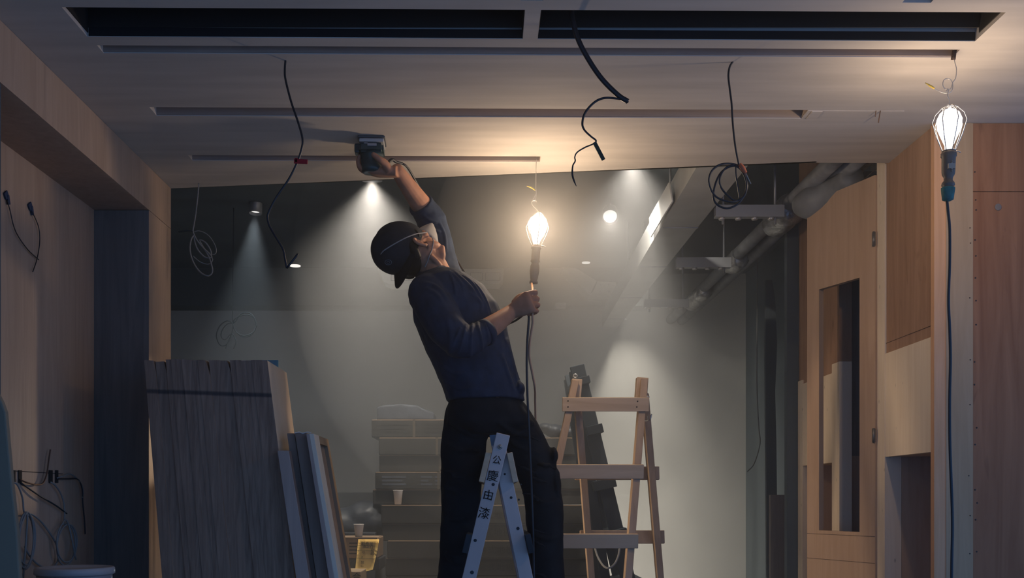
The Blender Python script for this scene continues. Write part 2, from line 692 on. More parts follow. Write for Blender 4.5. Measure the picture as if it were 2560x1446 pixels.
boxx(bm, .72, .755, OY1 - .010, OY1 - .001, z0 + .036, z0 + .085)
shear(bm)
struct('trim_6', bm, 'void_rail')

# left: soffit beam, far pilaster, recess behind, near pilaster at the frame edge
bm = BM()
boxx(bm, XLB, XL, .6, 4.37, CH + 1.157, ZC - .001)
struct('trim_7', bm, 'ply_left', 'plywood soffit beam running along the left under the ceiling')
bm = BM()
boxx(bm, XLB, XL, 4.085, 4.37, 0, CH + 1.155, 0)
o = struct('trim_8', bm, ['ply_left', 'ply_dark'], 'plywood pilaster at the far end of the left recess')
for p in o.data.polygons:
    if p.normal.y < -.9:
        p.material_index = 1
bm = BM()
boxx(bm, XLB, XL - .003, 2.2, 2.845, 0, CH + 1.155)
struct('trim_9', bm, 'dark_wall')
bm = BM()
boxx(bm, XLB - .06, XLB + .006, .6, 4.09, 0, CH + 1.16)
struct('wall_left', bm, 'ply_left')
bm = BM()                                            # the seam across the recess wall and two dark edge marks
boxx(bm, XLB + .006, XLB + .0075, 2.9, 3.78, CH + .094, CH + .0965)
struct('trim_10', bm, 'seam')

# right: wall plane with the cupboard openings, and the plywood end facing the room
ZT = CH + 1.80
bm = BM()
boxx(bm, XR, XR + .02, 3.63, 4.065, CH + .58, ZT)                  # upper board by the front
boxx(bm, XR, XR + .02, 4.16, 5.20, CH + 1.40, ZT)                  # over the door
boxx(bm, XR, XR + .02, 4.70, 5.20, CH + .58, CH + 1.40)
boxx(bm, XR - .006, XR + .05, 4.59, 4.69, CH + .621, CH + 1.42)  # shade above the lit part, put into the post as brown
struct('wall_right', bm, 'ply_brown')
bm = BM()
boxx(bm, XR - .004, XR + .02, 3.63, 4.075, CH + .17, CH + .58)  # lit lower part of the wall, its brightness put into a paler board
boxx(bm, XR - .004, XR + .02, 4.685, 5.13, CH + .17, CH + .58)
struct('trim_11', bm, 'ply_pale_lit', 'plywood boards over the low niches at right, lamplight put into their pale colour')
bm = BM()
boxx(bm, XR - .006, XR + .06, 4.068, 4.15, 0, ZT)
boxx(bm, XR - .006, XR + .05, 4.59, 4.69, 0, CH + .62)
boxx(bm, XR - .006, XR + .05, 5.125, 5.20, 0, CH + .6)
struct('trim_12', bm, 'ply_pale_lit')
bm = BM()                                            # niche linings
for ya, yb in ((3.63, 4.068), (4.69, 5.125)):
    boxx(bm, XR + .33, XR + .35, ya, yb, 0, CH + .2)
    boxx(bm, XR + .02, XR + .35, ya, yb, CH + .171, CH + .19)
    boxx(bm, XR + .061, XR + .35, yb, yb + .015, 0, CH + .2)
    boxx(bm, XR + .02, XR + .35, ya - .014, ya, 0, CH + .2)
struct('trim_13', bm, 'door_wood')
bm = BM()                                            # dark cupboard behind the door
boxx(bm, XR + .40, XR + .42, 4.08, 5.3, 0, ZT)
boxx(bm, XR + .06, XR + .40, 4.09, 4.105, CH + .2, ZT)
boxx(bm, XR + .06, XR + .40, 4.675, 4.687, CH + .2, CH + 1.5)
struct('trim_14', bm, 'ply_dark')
bm = BM()                                            # scribed line and seams
boxx(bm, XR - .0012, XR, 3.63, 4.15, CH + .621, CH + .6222)
boxx(bm, XR - .0012, XR, 4.17, 4.45, CH + 1.345, CH + 1.35)
struct('trim_15', bm, 'seam')
bm = BM()                                            # pilaster: orange edge board and pale batten
boxx(bm, 1.581, 1.622, 3.612, 3.64, 0, ZC - .002)
struct('trim_16', bm, 'batten_orange')
bm = BM()
boxx(bm, 1.622, 1.7165, 3.609, 3.64, 0, ZC - .002)
struct('trim_17', bm, 'batten_pale', 'pale timber batten beside the red brown plywood at right')
bm = BM()
boxx(bm, 1.718, 2.7, 3.612, 3.64, CH + 1.088, ZC - .002)
boxx(bm, 1.718, 2.7, 3.612, 3.64, 0, CH + 1.086)
struct('wall_front_right', bm, 'ply_red')
bm = BM()
rr = random.Random(3)
for y in (600, 640, 695, 752, 812, 905, 962, 1070, 1112, 1225, 1258, 1300, 1380, 500, 525, 430):
    c = P(2438 + rr.uniform(-2, 5), y, 3.611)
    lathe(bm, c + Vector((0, .001, 0)), [(0, .0028), (.0012, .0028), (.0016, .001)], (0, -1, 0), 8)
for y in (570, 608, 745, 900, 1012, 1190, 1290, 1385):
    c = P(2424 + rr.uniform(-2, 3), y, 3.608)
    lathe(bm, c + Vector((0, .001, 0)), [(0, .0022), (.0012, .0022), (.0016, .001)], (0, -1, 0), 8)
struct('trim_18', bm, 'nail')
bm = BM()
lathe(bm, P(2495, 518, 3.611), [(0, .012), (.0012, .012), (.0013, .011)], (0, -1, 0), 16)
struct('trim_19', bm, 'ply_dark')

# back room
YB = 8.0
bm = BM()
boxx(bm, -3.2, 2.4, YB, YB + .1, 0, CH + 1.77)
struct('wall_back', bm, 'back_wall')
bm = BM()
boxx(bm, -3.2, 2.4, 4.0, YB + .1, CH + 1.767, CH + 1.86)
boxx(bm, -3.2, 3.2, .2, 4.0, CH + 1.80, CH + 1.86)
o = struct('ceiling_slab', bm, 'slab')
bm = BM()
boxx(bm, -3.2, 1.25, YB - .2, YB, CH + 1.478, CH + 1.767)
struct('trim_20', bm, 'beam', 'dark beam under the slab along the back wall')
bm = BM()
boxx(bm, -3.2, -3.1, .2, YB, 0, CH + 1.8)
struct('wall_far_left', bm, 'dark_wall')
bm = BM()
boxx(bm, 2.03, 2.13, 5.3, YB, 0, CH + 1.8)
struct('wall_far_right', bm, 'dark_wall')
bm = BM()
boxx(bm, XLB - .06, XLB - .2, .6, 4.37, 0, CH + 1.8)
struct('trim_21', bm, 'dark_wall')
bm = BM()                                            # end post of the right wall, greyish
boxx(bm, 1.53, 1.588, 5.205, 5.25, 0, CH + 1.44)
struct('trim_22', bm, 'dark_wall')

# ------------------------------------------------------------------ the ajar cupboard door
hx, hy = XR - .004, 4.15
dd = thing('cupboard_door', 'tall plywood door standing ajar with a long rectangular cutout', 'door', (hx, hy, 0))
th = math.atan(.377)
ux, uy = -math.sin(th), math.cos(th)
W = .425
Rz = Matrix.Rotation(th, 3, 'Z')


def door_box(bm, a, b, za, zb, t=.024, off=0):
    c = Vector((hx + ux * (a + b) / 2 - uy * off, hy + uy * (a + b) / 2 + ux * off, (za + zb) / 2))
    box(bm, c, (t, b - a, zb - za), Rz)


zt, zb_ = CH + 1.315, .06
ca, cb, cz0, cz1 = .090, .345, CH - .134, CH + .918
bm = BM()
door_box(bm, 0, ca, zb_, zt)
door_box(bm, cb, W, zb_, zt)
door_box(bm, ca, cb, cz1, zt)
door_box(bm, ca, cb, zb_, cz0)
obj('panel', bm, 'door_wood', dd)
for yy in (600, 1090):
    zz = CH + (1250 - yy) * 4.16 / 2560
    bm = BM()
    door_box(bm, -.004, .012, zz - .028, zz + .028, .005, .014)
    lathe(bm, (hx - .016, hy - .004, zz - .03), [(0, .005), (.06, .005)], (0, 0, 1), 8)
    obj('hinge', bm, 'brass', dd)
bm = BM()
door_box(bm, 0, W, cz0 - .125, cz0 - .1235, .0005, .0125)
door_box(bm, 0, W, cz0 - .0165, cz0 - .015, .0005, .0125)
obj('pencil_line', bm, 'seam', dd)

# ------------------------------------------------------------------ pipes, duct, hangers, fittings in the back room
pp = thing('lagged_pipe', 'lagged pipe with shiny foil wraps running back beside right wall, nearer duct', 'pipe', (1.44, 4.3, CH + 1.40))
bm = BM()
tube(bm, [(1.44, 4.0, CH + 1.405), (1.44, 8.0, CH + 1.405)], .035, 16)
obj('run', bm, 'pipe', pp)
for yc, r, ln in ((5.0, .075, .30), (5.95, .06, .22), (7.0, .055, .5)):
    bm = BM()
    lathe(bm, (1.45, yc - ln / 2, CH + 1.385), [(0, .038), (.03, r), (ln * .3, r * .92), (ln * .55, r), (ln - .03, r * .95), (ln, .038)], (0, 1, 0), 20)
    for v in bm.verts:
        v.co += Vector(noise.noise_vector(v.co * 22)) * .007
    obj('foil_wrap', bm, 'foil', pp, label='crumpled shiny foil wrap')
pp2 = thing('lagged_pipe', 'lagged pipe tight against the right wall, with a bulky elbow', 'pipe', (1.525, 4.3, CH + 1.39))
bm = BM()
tube(bm, [(1.527, 4.0, CH + 1.40), (1.527, 8.0, CH + 1.40)], .035, 16)
obj('run', bm, 'pipe', pp2)
bm = BM()
tube(bm, [(1.42, 4.62, CH + 1.33), (1.45, 4.55, CH + 1.32), (1.52, 4.45, CH + 1.33), (1.55, 4.32, CH + 1.37)], [.05, .075, .075, .05], 16)
obj('elbow', bm, 'pipe', pp2)

du = thing('ceiling_duct', 'pale rectangular duct hung under the slab and running to the back wall', 'duct', (.95, 4.2, CH + 1.34))
bm = BM()
prism(bm, [(.85, 4.05, CH + 1.345), (1.055, 4.05, CH + 1.345), (1.045, 5.0, CH + 1.345), (1.03, 7.98, CH + 1.345), (.905, 7.98, CH + 1.345)], (0, 0, .13))
obj('casing', bm, 'duct', du)
for yy in (5.05, 5.9, 6.8, 7.6):
    bm = BM()
    boxx(bm, .862 + (yy - 4.05) * .011, 1.046, yy, yy + .012, CH + 1.340, CH + 1.345)
    obj('joint_flange', bm, 'channel', du)
bm = BM()
prism(bm, [(.845, 4.62, CH + 1.347), (.849, 5.25, CH + 1.347), (.842, 5.25, CH + 1.445), (.837, 4.66, CH + 1.445)], (-.006, 0, 0))
obj('side_plate', bm, 'white_plastic', du, label='white side plate catching the light')
for yy in (5.0, 6.5):
    for xx in (.90, 1.0):
        bm = BM()
        tube(bm, [(xx, yy, CH + 1.47), (xx, yy, CH + 1.77)], .005, 6)
        obj('hanger_rod', bm, 'channel', du)

hang_lab = ('galvanised hanger channel with two rods, nearest the plaster ceiling', 'galvanised hanger channel with two rods, middle one of three beside the duct', 'galvanised hanger channel with two rods, last before the back wall')
for (yy, xa, xb), lab in zip(((4.72, 1.055, 1.37), (5.74, 1.065, 1.37), (6.93, 1.07, 1.37)), hang_lab):
    h = thing('pipe_hanger', lab, 'hanger', (1.2, yy, CH + 1.30), 'hanger channels under the slab')
    bm = BM()
    boxx(bm, xa, xb, yy - .02, yy + .02, CH + 1.30, CH + 1.306)
    boxx(bm, xa, xb, yy - .02, yy - .015, CH + 1.306, CH + 1.355)
    boxx(bm, xa, xb, yy + .015, yy + .02, CH + 1.306, CH + 1.355)
    obj('channel', bm, 'channel', h)
    for i in range(2):
        x = xa + (xb - xa) * (.12 + .76 * i)
        bm = BM()
        tube(bm, [(x, yy, CH + 1.27), (x, yy, CH + 1.768)], .006, 6)
        obj('rod', bm, 'channel', h)
    for i in range(4):
        x = xa + (xb - xa) * (.1 + .24 * i)
        bm = BM()
        lathe(bm, (x, yy, CH + 1.300), [(0, .014), (.002, .016), (.010, .013), (.011, .004)], (0, 0, -1), 8)
        obj('nut', bm, 'wire', h)

# wall-hung air conditioner on the beam
ac = thing('air_conditioner', 'long white air conditioner hung on the dark beam behind the worker', 'air conditioner', (.05, 7.7, CH + 1.65))
bm = BM()
A = [P(945, 672, 7.6), P(1258, 672, 7.6), P(1258, 698, 7.6), P(1247, 710, 7.6), P(975, 712, 7.6), P(958, 705, 7.6)]
prism(bm, A, (0, .19, 0))
obj('casing', bm, 'white_plastic', ac, .006)
bm = BM()
for a, b in ((978, 1090), (1108, 1165), (1176, 1206), (1214, 1250)):
    p, q = P(a, 702, 7.597), P(b, 682, 7.597)
    for zz in (p.z, q.z):
        boxx(bm, p.x, q.x, 7.594, 7.6, zz - .002, zz + .002)
    for xx in (p.x, q.x):
        boxx(bm, xx - .002, xx + .002, 7.594, 7.6, p.z, q.z)
obj('grille_line', bm, 'channel', ac)

eb = thing('duct_elbow', 'pale angled duct piece with a bolted end plate at the beam', 'duct', (.75, 7.5, CH + 1.55))
bm = BM()
prism(bm, [P(1405, 669, 7.55), P(1440, 671, 7.55), P(1492, 703, 7.55), P(1474, 738, 7.55)], (0, .2, 0))
prism(bm, [P(1474, 738, 7.55), P(1560, 741, 7.55), P(1560, 735, 7.55), P(1478, 733, 7.55)], (0, .2, 0))
obj('casing', bm, 'duct', eb)
bm = BM()
prism(bm, [P(1494, 704, 7.535), P(1540, 706, 7.535), P(1540, 735, 7.535), P(1480, 735, 7.535)], (0, .03, 0))
obj('end_plate', bm, 'duct', eb)
for px in (1502, 1522):
    for py in (712, 729):
        bm = BM()
        lathe(bm, P(px, py, 7.535), [(0, .009), (.006, .008)], (0, -1, 0), 8)
        obj('bolt', bm, 'channel', eb)
bm = BM()
boxx(bm, P(1389, 757, 7.7).x, P(1415, 757, 7.7).x, 7.7, 7.78, P(0, 768, 7.7).z, P(0, 757, 7.7).z)
tag(obj('junction_box', bm, 'channel', None, .004), 'small grey junction box under the dark beam near the glowing spot', 'junction box')

# ceiling spots of the back room
def spot_fixture(name, lab, loc, power, color, tgt, angle, blend, glass=True, r=.05):
    t = thing(name, lab, 'spotlight', loc, 'spotlights on the slab')
    loc = Vector(loc)
    d = (Vector(tgt) - loc).normalized()
    bm = BM()
    lathe(bm, loc - d * .10, [(0, r * .7), (.02, r), (.125, r * 1.1), (.125, r * .98), (.098, r * .9)], d, 20)
    tube(bm, [loc - d * .08, Vector((loc.x, loc.y, CH + 1.768))], .008, 8)
    obj('housing', bm, 'channel', t)
    if glass:
        bm = BM()
        lathe(bm, loc + d * .004, [(0, r * .9), (.003, r * .88)], d, 20)
        obj('lens', bm, 'spot_glass', t)
    lamp(name + '_light', 'SPOT', loc + d * .012, power, color, .035, None, tgt, angle, blend)
    return t


spot_fixture('ceiling_spotlight', 'spotlight just hidden behind the ceiling edge above the sanding arm', (-.60, 5.38, CH + 1.70), 200, NEUT, (-.62, 5.72, CH - .4), 112, 1.0)
spot_fixture('ceiling_spotlight', 'small spotlight casting a pale cone left of the hanging black cable', P(639, 524, 6.1), 85, COOL, P(615, 900, 6.0), 44, .8, r=.036)
spot_fixture('ceiling_spotlight', 'round glowing spotlight right of the hand lamp, aimed at camera', P(1525, 540, 6.1), 28, NEUT, (.35, 3.0, .8), 70, .9, r=.045)
spot_fixture('ceiling_spotlight', 'spotlight behind the ceiling edge beside the pale duct', (.72, 5.02, CH + 1.70), 215, NEUT, (.80, 6.4, .7), 118, 1.0)
lamp('floor_light', 'POINT', (-1.25, 6.5, .85), 7, COOL, .06)  # added cool fill low in the back room, without a fixture
lamp('added_wash', 'SPOT', (1.16, 7.55, CH + 1.74), 120, NEUT, .05, None, (1.06, 7.72, CH + .74), 70, 1.0)  # added to brighten the back wall, unseen behind the duct
lamp('floor_light', 'SPOT', (.15, 6.7, .55), 115, NEUT, .08, None, (1.75, 8.0, .9), 92, .7)  # added to brighten the right of the back wall, hidden by the cartons
lamp('floor_light', 'SPOT', (-1.0, 4.6, .95), 60, WARM, .12, None, (1.59, 4.45, 1.35), 30, .25)  # added behind the board stack to brighten the lower right wall
for px, py, lab, w in ((738, 664, 'bright flush downlight near the hanging black cable, by the back beam', .04), (1465, 662, 'flush downlight glinting above the angled duct piece', .03)):
    bm = BM()
    c = P(px, py, 7.72 if px < 1000 else 7.62)
    c.z = CH + 1.767
    lathe(bm, c, [(0, w), (.006, w), (.0061, w * .5)], (0, 0, -1), 20)
    pass
    tag(obj('downlight', bm, 'spot_glass'), lab, 'light', 'flush downlights on the slab')

lamp('added_recess_light', 'SPOT', (-.93, 5.07, 1.55), 22, (1, .78, .56), .015, None, (-1.56, 3.42, 1.65), 30, .35)  # added, unseen behind the boards: brightens the left recess

# dark side wall: batten, loose panel, hanging wire
bm = BM()
prism(bm, [P(1918, 1446, 6.3), P(1945, 1446, 6.3), P(1941, 1100, 6.3), P(1938, 980, 6.3), P(1943, 860, 6.3), P(1938, 745, 6.3), P(1930, 700, 6.3), P(1915, 700, 6.3), P(1914, 900, 6.3)], (0, .03, 0))
tag(obj('wall_batten', bm, 'beam'), 'rough-edged grey batten standing in the dark corner at right', 'batten')
bm = BM()
boxx(bm, P(1926, 0, 5.6).x, P(1997, 0, 5.6).x, 5.6, 5.63, 0, P(0, 1238, 5.6).z)
tag(obj('loose_panel', bm, 'ply_dark', None, .003), 'dark brown loose panel leaning low in the dark corner', 'panel')
bm = BM()
tube(bm, [P(1894, 560, 6.6), P(1893, 760, 6.6), P(1892, 960, 6.6), P(1897, 1070, 6.6), P(1900, 1110, 6.6), P(1885, 1160, 6.6), P(1868, 1180, 6.6)], .004, 6)
tag(obj('hanging_wire', bm, 'grey_cable'), 'thin pale wire hanging down the dark corner at right', 'wire')
bm = BM()
boxx(bm, -2.6, -.35, 7.2, 7.5, 0, CH + .05)
tag(obj('low_cabinet', bm, 'cabinet_dark', None, .005), 'low dark wooden cabinet against the wall behind the cartons', 'cabinet')

# ------------------------------------------------------------------ haze
def haze(name, lab, x0, x1, y0, y1, zz0, zz1, dens, color):
    bm = BM()
    boxx(bm, x0, x1, y0, y1, zz0, zz1)
    m = bpy.data.materials.new(name)
    m.use_nodes = True
    nt = m.node_tree
    nt.nodes.clear()
    v = nt.nodes.new('ShaderNodeVolumeScatter')
    v.inputs['Color'].default_value = (*color, 1)
    v.inputs['Density'].default_value = dens
    v.inputs['Anisotropy'].default_value = .4
    o = nt.nodes.new('ShaderNodeOutputMaterial')
    nt.links.new(v.outputs[0], o.inputs['Volume'])
    ob = obj(name, bm, m)
    return tag(ob, lab, 'haze', kind='stuff')


haze('dust_haze', 'sanding dust haze hanging in the room behind the worker', -3.05, 2.02, 4.10, 7.97, .02, CH + 1.762, .085, (.93, .96, 1.0))
haze('lift_haze', 'thin haze added in front of the worker to lift the dark tones', -1.33, 1.57, 2.4, 4.09, .02, ZC - .004, .034, (.93, .96, 1.0))  # haze added to lift the darks of the foreground
bm = BM()
ell(bm, (.25, 6.0, 2.55), 1.35, 1.8, 1.5, seg=48)
for v in bm.verts:
    v.co.z = min(v.co.z, CH + 1.76)
    v.co.y = max(v.co.y, 4.2)
m_ = bpy.data.materials['dust_haze'].copy()
m_.name = 'dust_plume'
m_.node_tree.nodes['Volume Scatter'].inputs['Density'].default_value = .115
m_.node_tree.nodes['Volume Scatter'].inputs['Color'].default_value = (.97, .95, .93, 1)
tag(obj('dust_plume', bm, m_), 'denser plume of dust in the middle of the back room', 'haze', kind='stuff')

bm = BM()
ell(bm, (.24, 4.22, 2.38), .46, .46, .50, seg=40)  # volume added to make the halo around the middle lamp
m2_ = m_.copy()
m2_.name = 'halo_puff'
m2_.node_tree.nodes['Volume Scatter'].inputs['Density'].default_value = .60
tag(obj('halo_puff', bm, m2_), 'added puff of haze that gives the lamp in the middle its halo', 'haze', kind='stuff')

# ------------------------------------------------------------------ hand lamps
def hand_lamp(name, lab, Z, base, top, widest, bx, handle, grip, tape, glass, power, smooth, halo, lean=0, fat=1.0):
    """base/top: photo rows of the cage ends; bx: its column; handle: (row, half width) pairs from the cage down"""
    s = Z / 2560.0
    yb, hb = base
    t = thing(name, lab, 'work lamp', P(bx, handle[-1][0], Z), 'caged work lamps')
    axis = Vector((lean, 0, 1)).normalized()
    o = P(bx, yb, Z)
    # bulb
    hgt = (yb - top[0]) * s
    bm = BM()
    lathe(bm, o, [(0.002, .011), (hgt * .12, .012), (hgt * .33, .020 * fat), (hgt * .52, .0285 * fat), (hgt * .70, .0295 * fat), (hgt * .84, .023 * fat), (hgt * .92, .011 * fat), (hgt * .935, .001)], axis, 24)
    obj('bulb', bm, glass, t, label='glowing pear-shaped bulb')
    # cage
    bm = BM()
    n = 7
    yw, hw = widest
    cen = lambda y: o + axis * (yb - y) * s
    for i in range(n):
        a = 2 * PI * (i + .35) / n
        d = Vector((math.cos(a), math.sin(a), 0))
        tube(bm, [cen(yb) + d * hb * s, cen(yw) + d * hw * s, cen(top[0] + 9) + d * (top[1] + 3) * s, cen(top[0] + 1) + d * top[1] * .75 * s, cen(top[0] - 1) + d * top[1] * .3 * s, cen(top[0] + 5) + d * top[1] * .12 * s], .0014, 6, 2)
    for y, h in ((yb, hb), (yb + 6, hb * 1.02), (top[0] + 4, top[1] * .85)):
        tube(bm, [cen(y) + Vector((math.cos(a), math.sin(a), 0)) * h * s for a in [2 * PI * q / 20 for q in range(21)]], .0013, 6, 1)
    tube(bm, [cen(yb + 1) + Vector((hb * s, -.004, 0)), cen(yb + 2) + Vector(((hb + 5) * s, -.006, 0)), cen(yb + 4) + Vector(((hb + 11) * s, -.006, -.001))], .0015, 6, 3)
    obj('cage', bm, 'wire', t)
    # handle
    bm = BM()
    lathe(bm, o, [((yb - y) * s, r * s) for y, r in handle], axis, 28)
    obj('handle', bm, grip, t)
    if tape:
        bm = BM()
        lathe(bm, o, [((yb - y) * s, r * s) for y, r in tape], axis, 24)
        for v in bm.verts:
            v.co += Vector(noise.noise_vector(v.co * 60)) * .0012
        obj('tape_wrap', bm, 'teal_tape', t, label='teal tape around the handle end')
        bm = BM()
        c = cen(421) + Vector((0, -.0205, 0))
        box(bm, c, (.020, .006, .034))
        bmesh.ops.bevel(bm, geom=[e for e in bm.edges if abs(e.verts[0].co.y - e.verts[1].co.y) > .003], offset=.0095, segments=5, affect='EDGES')
        obj('switch_plate', bm, 'metal', t)
    bp = cen(yb - (yb - top[0]) * .6)
    lamp(name + '_light', 'POINT', bp, power, WARM, .028, smooth)
    if halo:
        lamp(name + '_glow', 'POINT', bp, halo, WARM, .028)
    return t, cen


LA, cenA = hand_lamp('caged_work_lamp', 'lit caged work lamp with teal-taped handle hanging at upper right', 3.04, (378, 16), (266, 20), (306, 41), 2372,
                     [(378, 15), (385, 19), (388, 18), (391, 19), (395, 16.5), (430, 16), (437, 15), (444, 11), (452, 10.5), (458, 15), (464, 16), (467, 12), (470, 16), (478, 15)],
                     'rubber', [(470, 16.5), (474, 16.5), (490, 14.5), (500, 13.5), (503, 8), (503.5, 1)], 'bulb_white', 7.5, .06, 0, .02, 1.2)
bm = BM()
Z = 3.04
tube(bm, [P(2371, 262, Z), P(2373, 250, Z), P(2369, 240, Z), P(2371, 226, Z), P(2369, 222, Z), P(2366, 230, Z)], .0014, 6)
obj('hook', bm, 'wire', LA)
bm = BM()
tube(bm, [P(2367, 500, Z), P(2370, 530, Z), P(2374, 575, Z), P(2374, 660, Z), P(2371, 750, Z), P(2374, 820, Z), P(2376, 900, Z), P(2374, 1000, Z), P(2375, 1120, Z), P(2381, 1300, Z), P(2379, 1446, Z), P(2376, 1900, Z), P(2380, 2300, Z)], .0045, 8)
obj('cord', bm, 'black_cable', LA, label='dark cord hanging straight down')

t = thing('hanging_wire', 'curly steel wire with rusty spring holding the lamp at upper right', 'wire', P(2385, 128, 3.045), 'wires the lamps hang from')
bm = BM()
Z = 3.045
pts = []
for i in range(9 * 10 + 1):
    a = 2 * PI * i / 10
    yy = 126 + 23 * i / 90
    pts.append(P(2386 - 3 * i / 90, yy, Z) + Vector((math.cos(a), math.sin(a), 0)) * .0058)
tube(bm, pts, .0013, 6, 1)
obj('spring', bm, 'rust', t)
bm = BM()
tube(bm, [P(2384, 120, Z), P(2386, 150, Z), P(2391, 172, Z), P(2389, 195, Z), P(2382, 206, Z), P(2376, 222, Z), P(2363, 222, Z), P(2357, 212, Z), P(2360, 200, Z), P(2368, 197, Z), P(2377, 200, Z), P(2382, 212, Z), P(2380, 226, Z), P(2370, 233, Z), P(2352, 230, Z), P(2332, 219, Z)], .0014, 6)
obj('strand', bm, 'wire', t)
bm = BM()
tube(bm, [P(2336, 221, Z), P(2326, 215, Z), P(2313, 207, Z)], [.0030, .0034, .0012], 8)
obj('sleeve', bm, 'yellow', t, label='yellow sleeve on the wire end')

LB, cenB = hand_lamp('caged_work_lamp', 'lit caged work lamp hanging above the fist of the worker', 3.98, (614, 12), (533, 12), (568, 30), 1341,
                     [(614, 12), (622, 13), (624, 11), (650, 10.5), (654, 12), (658, 9), (661, 9.5), (666, 11.5), (680, 12), (694, 10), (702, 8.5), (705, 10.5), (709, 10.5), (710.5, 3)],
                     'rubber_warm', None, 'bulb_warm', 14.0, .02, .4, .075, 1.32)
Z = 3.98
bm = BM()
tube(bm, [P(1350, 536, Z), P(1344, 527, Z), P(1335, 518, Z), P(1329, 510, Z), P(1330, 504, Z), P(1335, 501.5, Z), P(1341, 504, Z), P(1342, 510, Z)], .0016, 6)
obj('hook', bm, 'wire', LB)
hand = Vector(P(1330, 765, 3.695))
bm = BM()
tube(bm, [P(1329, 708, 3.98), P(1331, 722, 3.86), hand + Vector((0, 0, .045)), hand, hand + Vector((.002, 0, -.045)), P(1331, 812, 3.71), P(1325, 850, 3.73), P(1323, 890, 3.76), P(1330, 930, 3.80), P(1337, 970, 3.84), P(1338, 1010, 3.95), P(1340, 1150, 4.12), P(1340, 1446, 4.15), P(1345, 2000, 4.2), P(1500, 2060, 4.1)], .0042, 8)
obj('cord', bm, 'orange_cord', LB, label='orange pink rubber cord')
t = thing('hanging_wire', 'thin wire hanging from the last ceiling slot to the lamp in the middle', 'wire', P(1341, 395, 3.98), 'wires the lamps hang from')
bm = BM()
tube(bm, [P(1341, 392, 3.99), P(1340, 430, 3.99), P(1340, 470, 3.98), P(1341, 482, 3.98), P(1336, 492, 3.98), P(1332, 500, 3.98), P(1338, 499, 3.98), P(1341, 484, 3.98), P(1337, 474, 3.98)], .0012, 6)
obj('strand', bm, 'wire', t)
bm = BM()
tube(bm, [P(1338, 476, 3.98), P(1328, 469, 3.98), P(1317, 465.5, 3.98)], [.0020, .0030, .0012], 8)
obj('sleeve', bm, 'yellow', t, label='yellow sleeve on the wire end')

# ------------------------------------------------------------------ cables hanging from the ceiling
t = thing('hanging_cable', 'wavy black cable with red tape hanging left of the sander', 'cable', P(713, 150, 3.10), 'black cables hanging from the ceiling')
Z = 3.10
bm = BM()
tube(bm, [P(714, 147, Z), P(712, 175, Z), P(714, 200, Z), P(728, 255, Z), P(745, 305, Z), P(756, 345, Z), P(754, 372, Z), P(742, 408, Z), P(722, 448, Z), P(690, 495, Z), P(672, 530, Z), P(669, 545, Z), P(675, 568, Z), P(697, 605, Z), P(708, 625, Z), P(713, 650, Z), P(717, 671, Z)], .0033, 8)
tube(bm, [P(717, 671, Z), P(731, 653, Z), P(745, 635, Z)], .0035, 8, 2)
obj('cable', bm, 'black_cable', t)
bm = BM()
box(bm, P(752, 404, Z - .004), (.041, .004, .014), Matrix.Rotation(.05, 3, 'Y'))
box(bm, P(741, 402, Z), (.008, .012, .014))
obj('tape_flag', bm, 'red_tape', t, .001, label='red tape flag')

t = thing('thick_cable', 'thick black cable end with thin leads dangling from the ceiling opening', 'cable', P(1430, 40, 2.88))
Z = 2.88
bm = BM()
tube(bm, [P(1424, -60, Z), P(1427, 0, Z), P(1432, 50, Z), P(1446, 100, Z), P(1472, 150, Z), P(1505, 198, Z), P(1545, 238, Z), P(1570, 254, Z)], .0072, 12)
obj('sheath', bm, 'black_cable', t)
bm = BM()
tube(bm, [P(1571, 256, Z), P(1560, 250, Z), P(1545, 247, Z), P(1512, 245, Z), P(1486, 256, Z), P(1463, 282, Z), P(1456, 308, Z), P(1461, 325, Z), P(1477, 341, Z), P(1490, 352, Z), P(1483, 360, Z), P(1462, 369, Z), P(1443, 381, Z), P(1437, 393, Z), P(1438, 403, Z), P(1432, 415, Z), P(1431, 436, Z), P(1435, 452, Z), P(1441, 466, Z)], [.003, .003, .003, .0032, .0032, .0032, .0032, .0028, .0026, .0026, .002, .0022, .002, .0018, .002, .0022, .0028, .0026, .0008], 8)
obj('lead', bm, 'black_cable', t)
bm = BM()
bar(bm, P(1486, 356, Z), P(1509, 400, Z), .0105, .003, (0, 1, 0))
obj('tag', bm, 'green_tag', t, label='olive paper tag on the lead')

t = thing('coiled_cable', 'black coiled cable with orange tape hanging right of the middle', 'cable', P(1830, 155, 3.11))
Z = 3.11
bm = BM()
tube(bm, [P(1832, 154, Z), P(1824, 168, Z), P(1821, 190, Z), P(1824, 220, Z), P(1829, 260, Z), P(1832, 310, Z), P(1838, 365, Z), P(1846, 408, Z), P(1852, 420, Z),
          P(1867, 450, Z), P(1865, 475, Z), P(1852, 498, Z), P(1826, 505, Z - .01), P(1790, 492, Z - .01), P(1773, 460, Z - .012), P(1778, 430, Z - .012), P(1800, 412, Z - .01), P(1830, 410, Z), P(1850, 418, Z + .01),
          P(1862, 440, Z + .014), P(1868, 468, Z + .014), P(1850, 505, Z + .012), P(1820, 521, Z + .01), P(1793, 512, Z + .01), P(1783, 490, Z + .01), P(1790, 455, Z + .01), P(1806, 428, Z + .008), P(1832, 415, Z + .004), P(1852, 424, Z),
          P(1866, 455, Z - .006), P(1862, 488, Z - .006), P(1840, 502, Z - .004), P(1818, 488, Z), P(1801, 465, Z), P(1801, 440, Z), P(1815, 420, Z + .002), P(1838, 412, Z + .002)], .0031, 8)
tube(bm, [P(1839, 412, Z), P(1840, 440, Z), P(1845, 470, Z), P(1849, 498, Z)], .0022, 6)
obj('coil', bm, 'black_cable', t)
bm = BM()
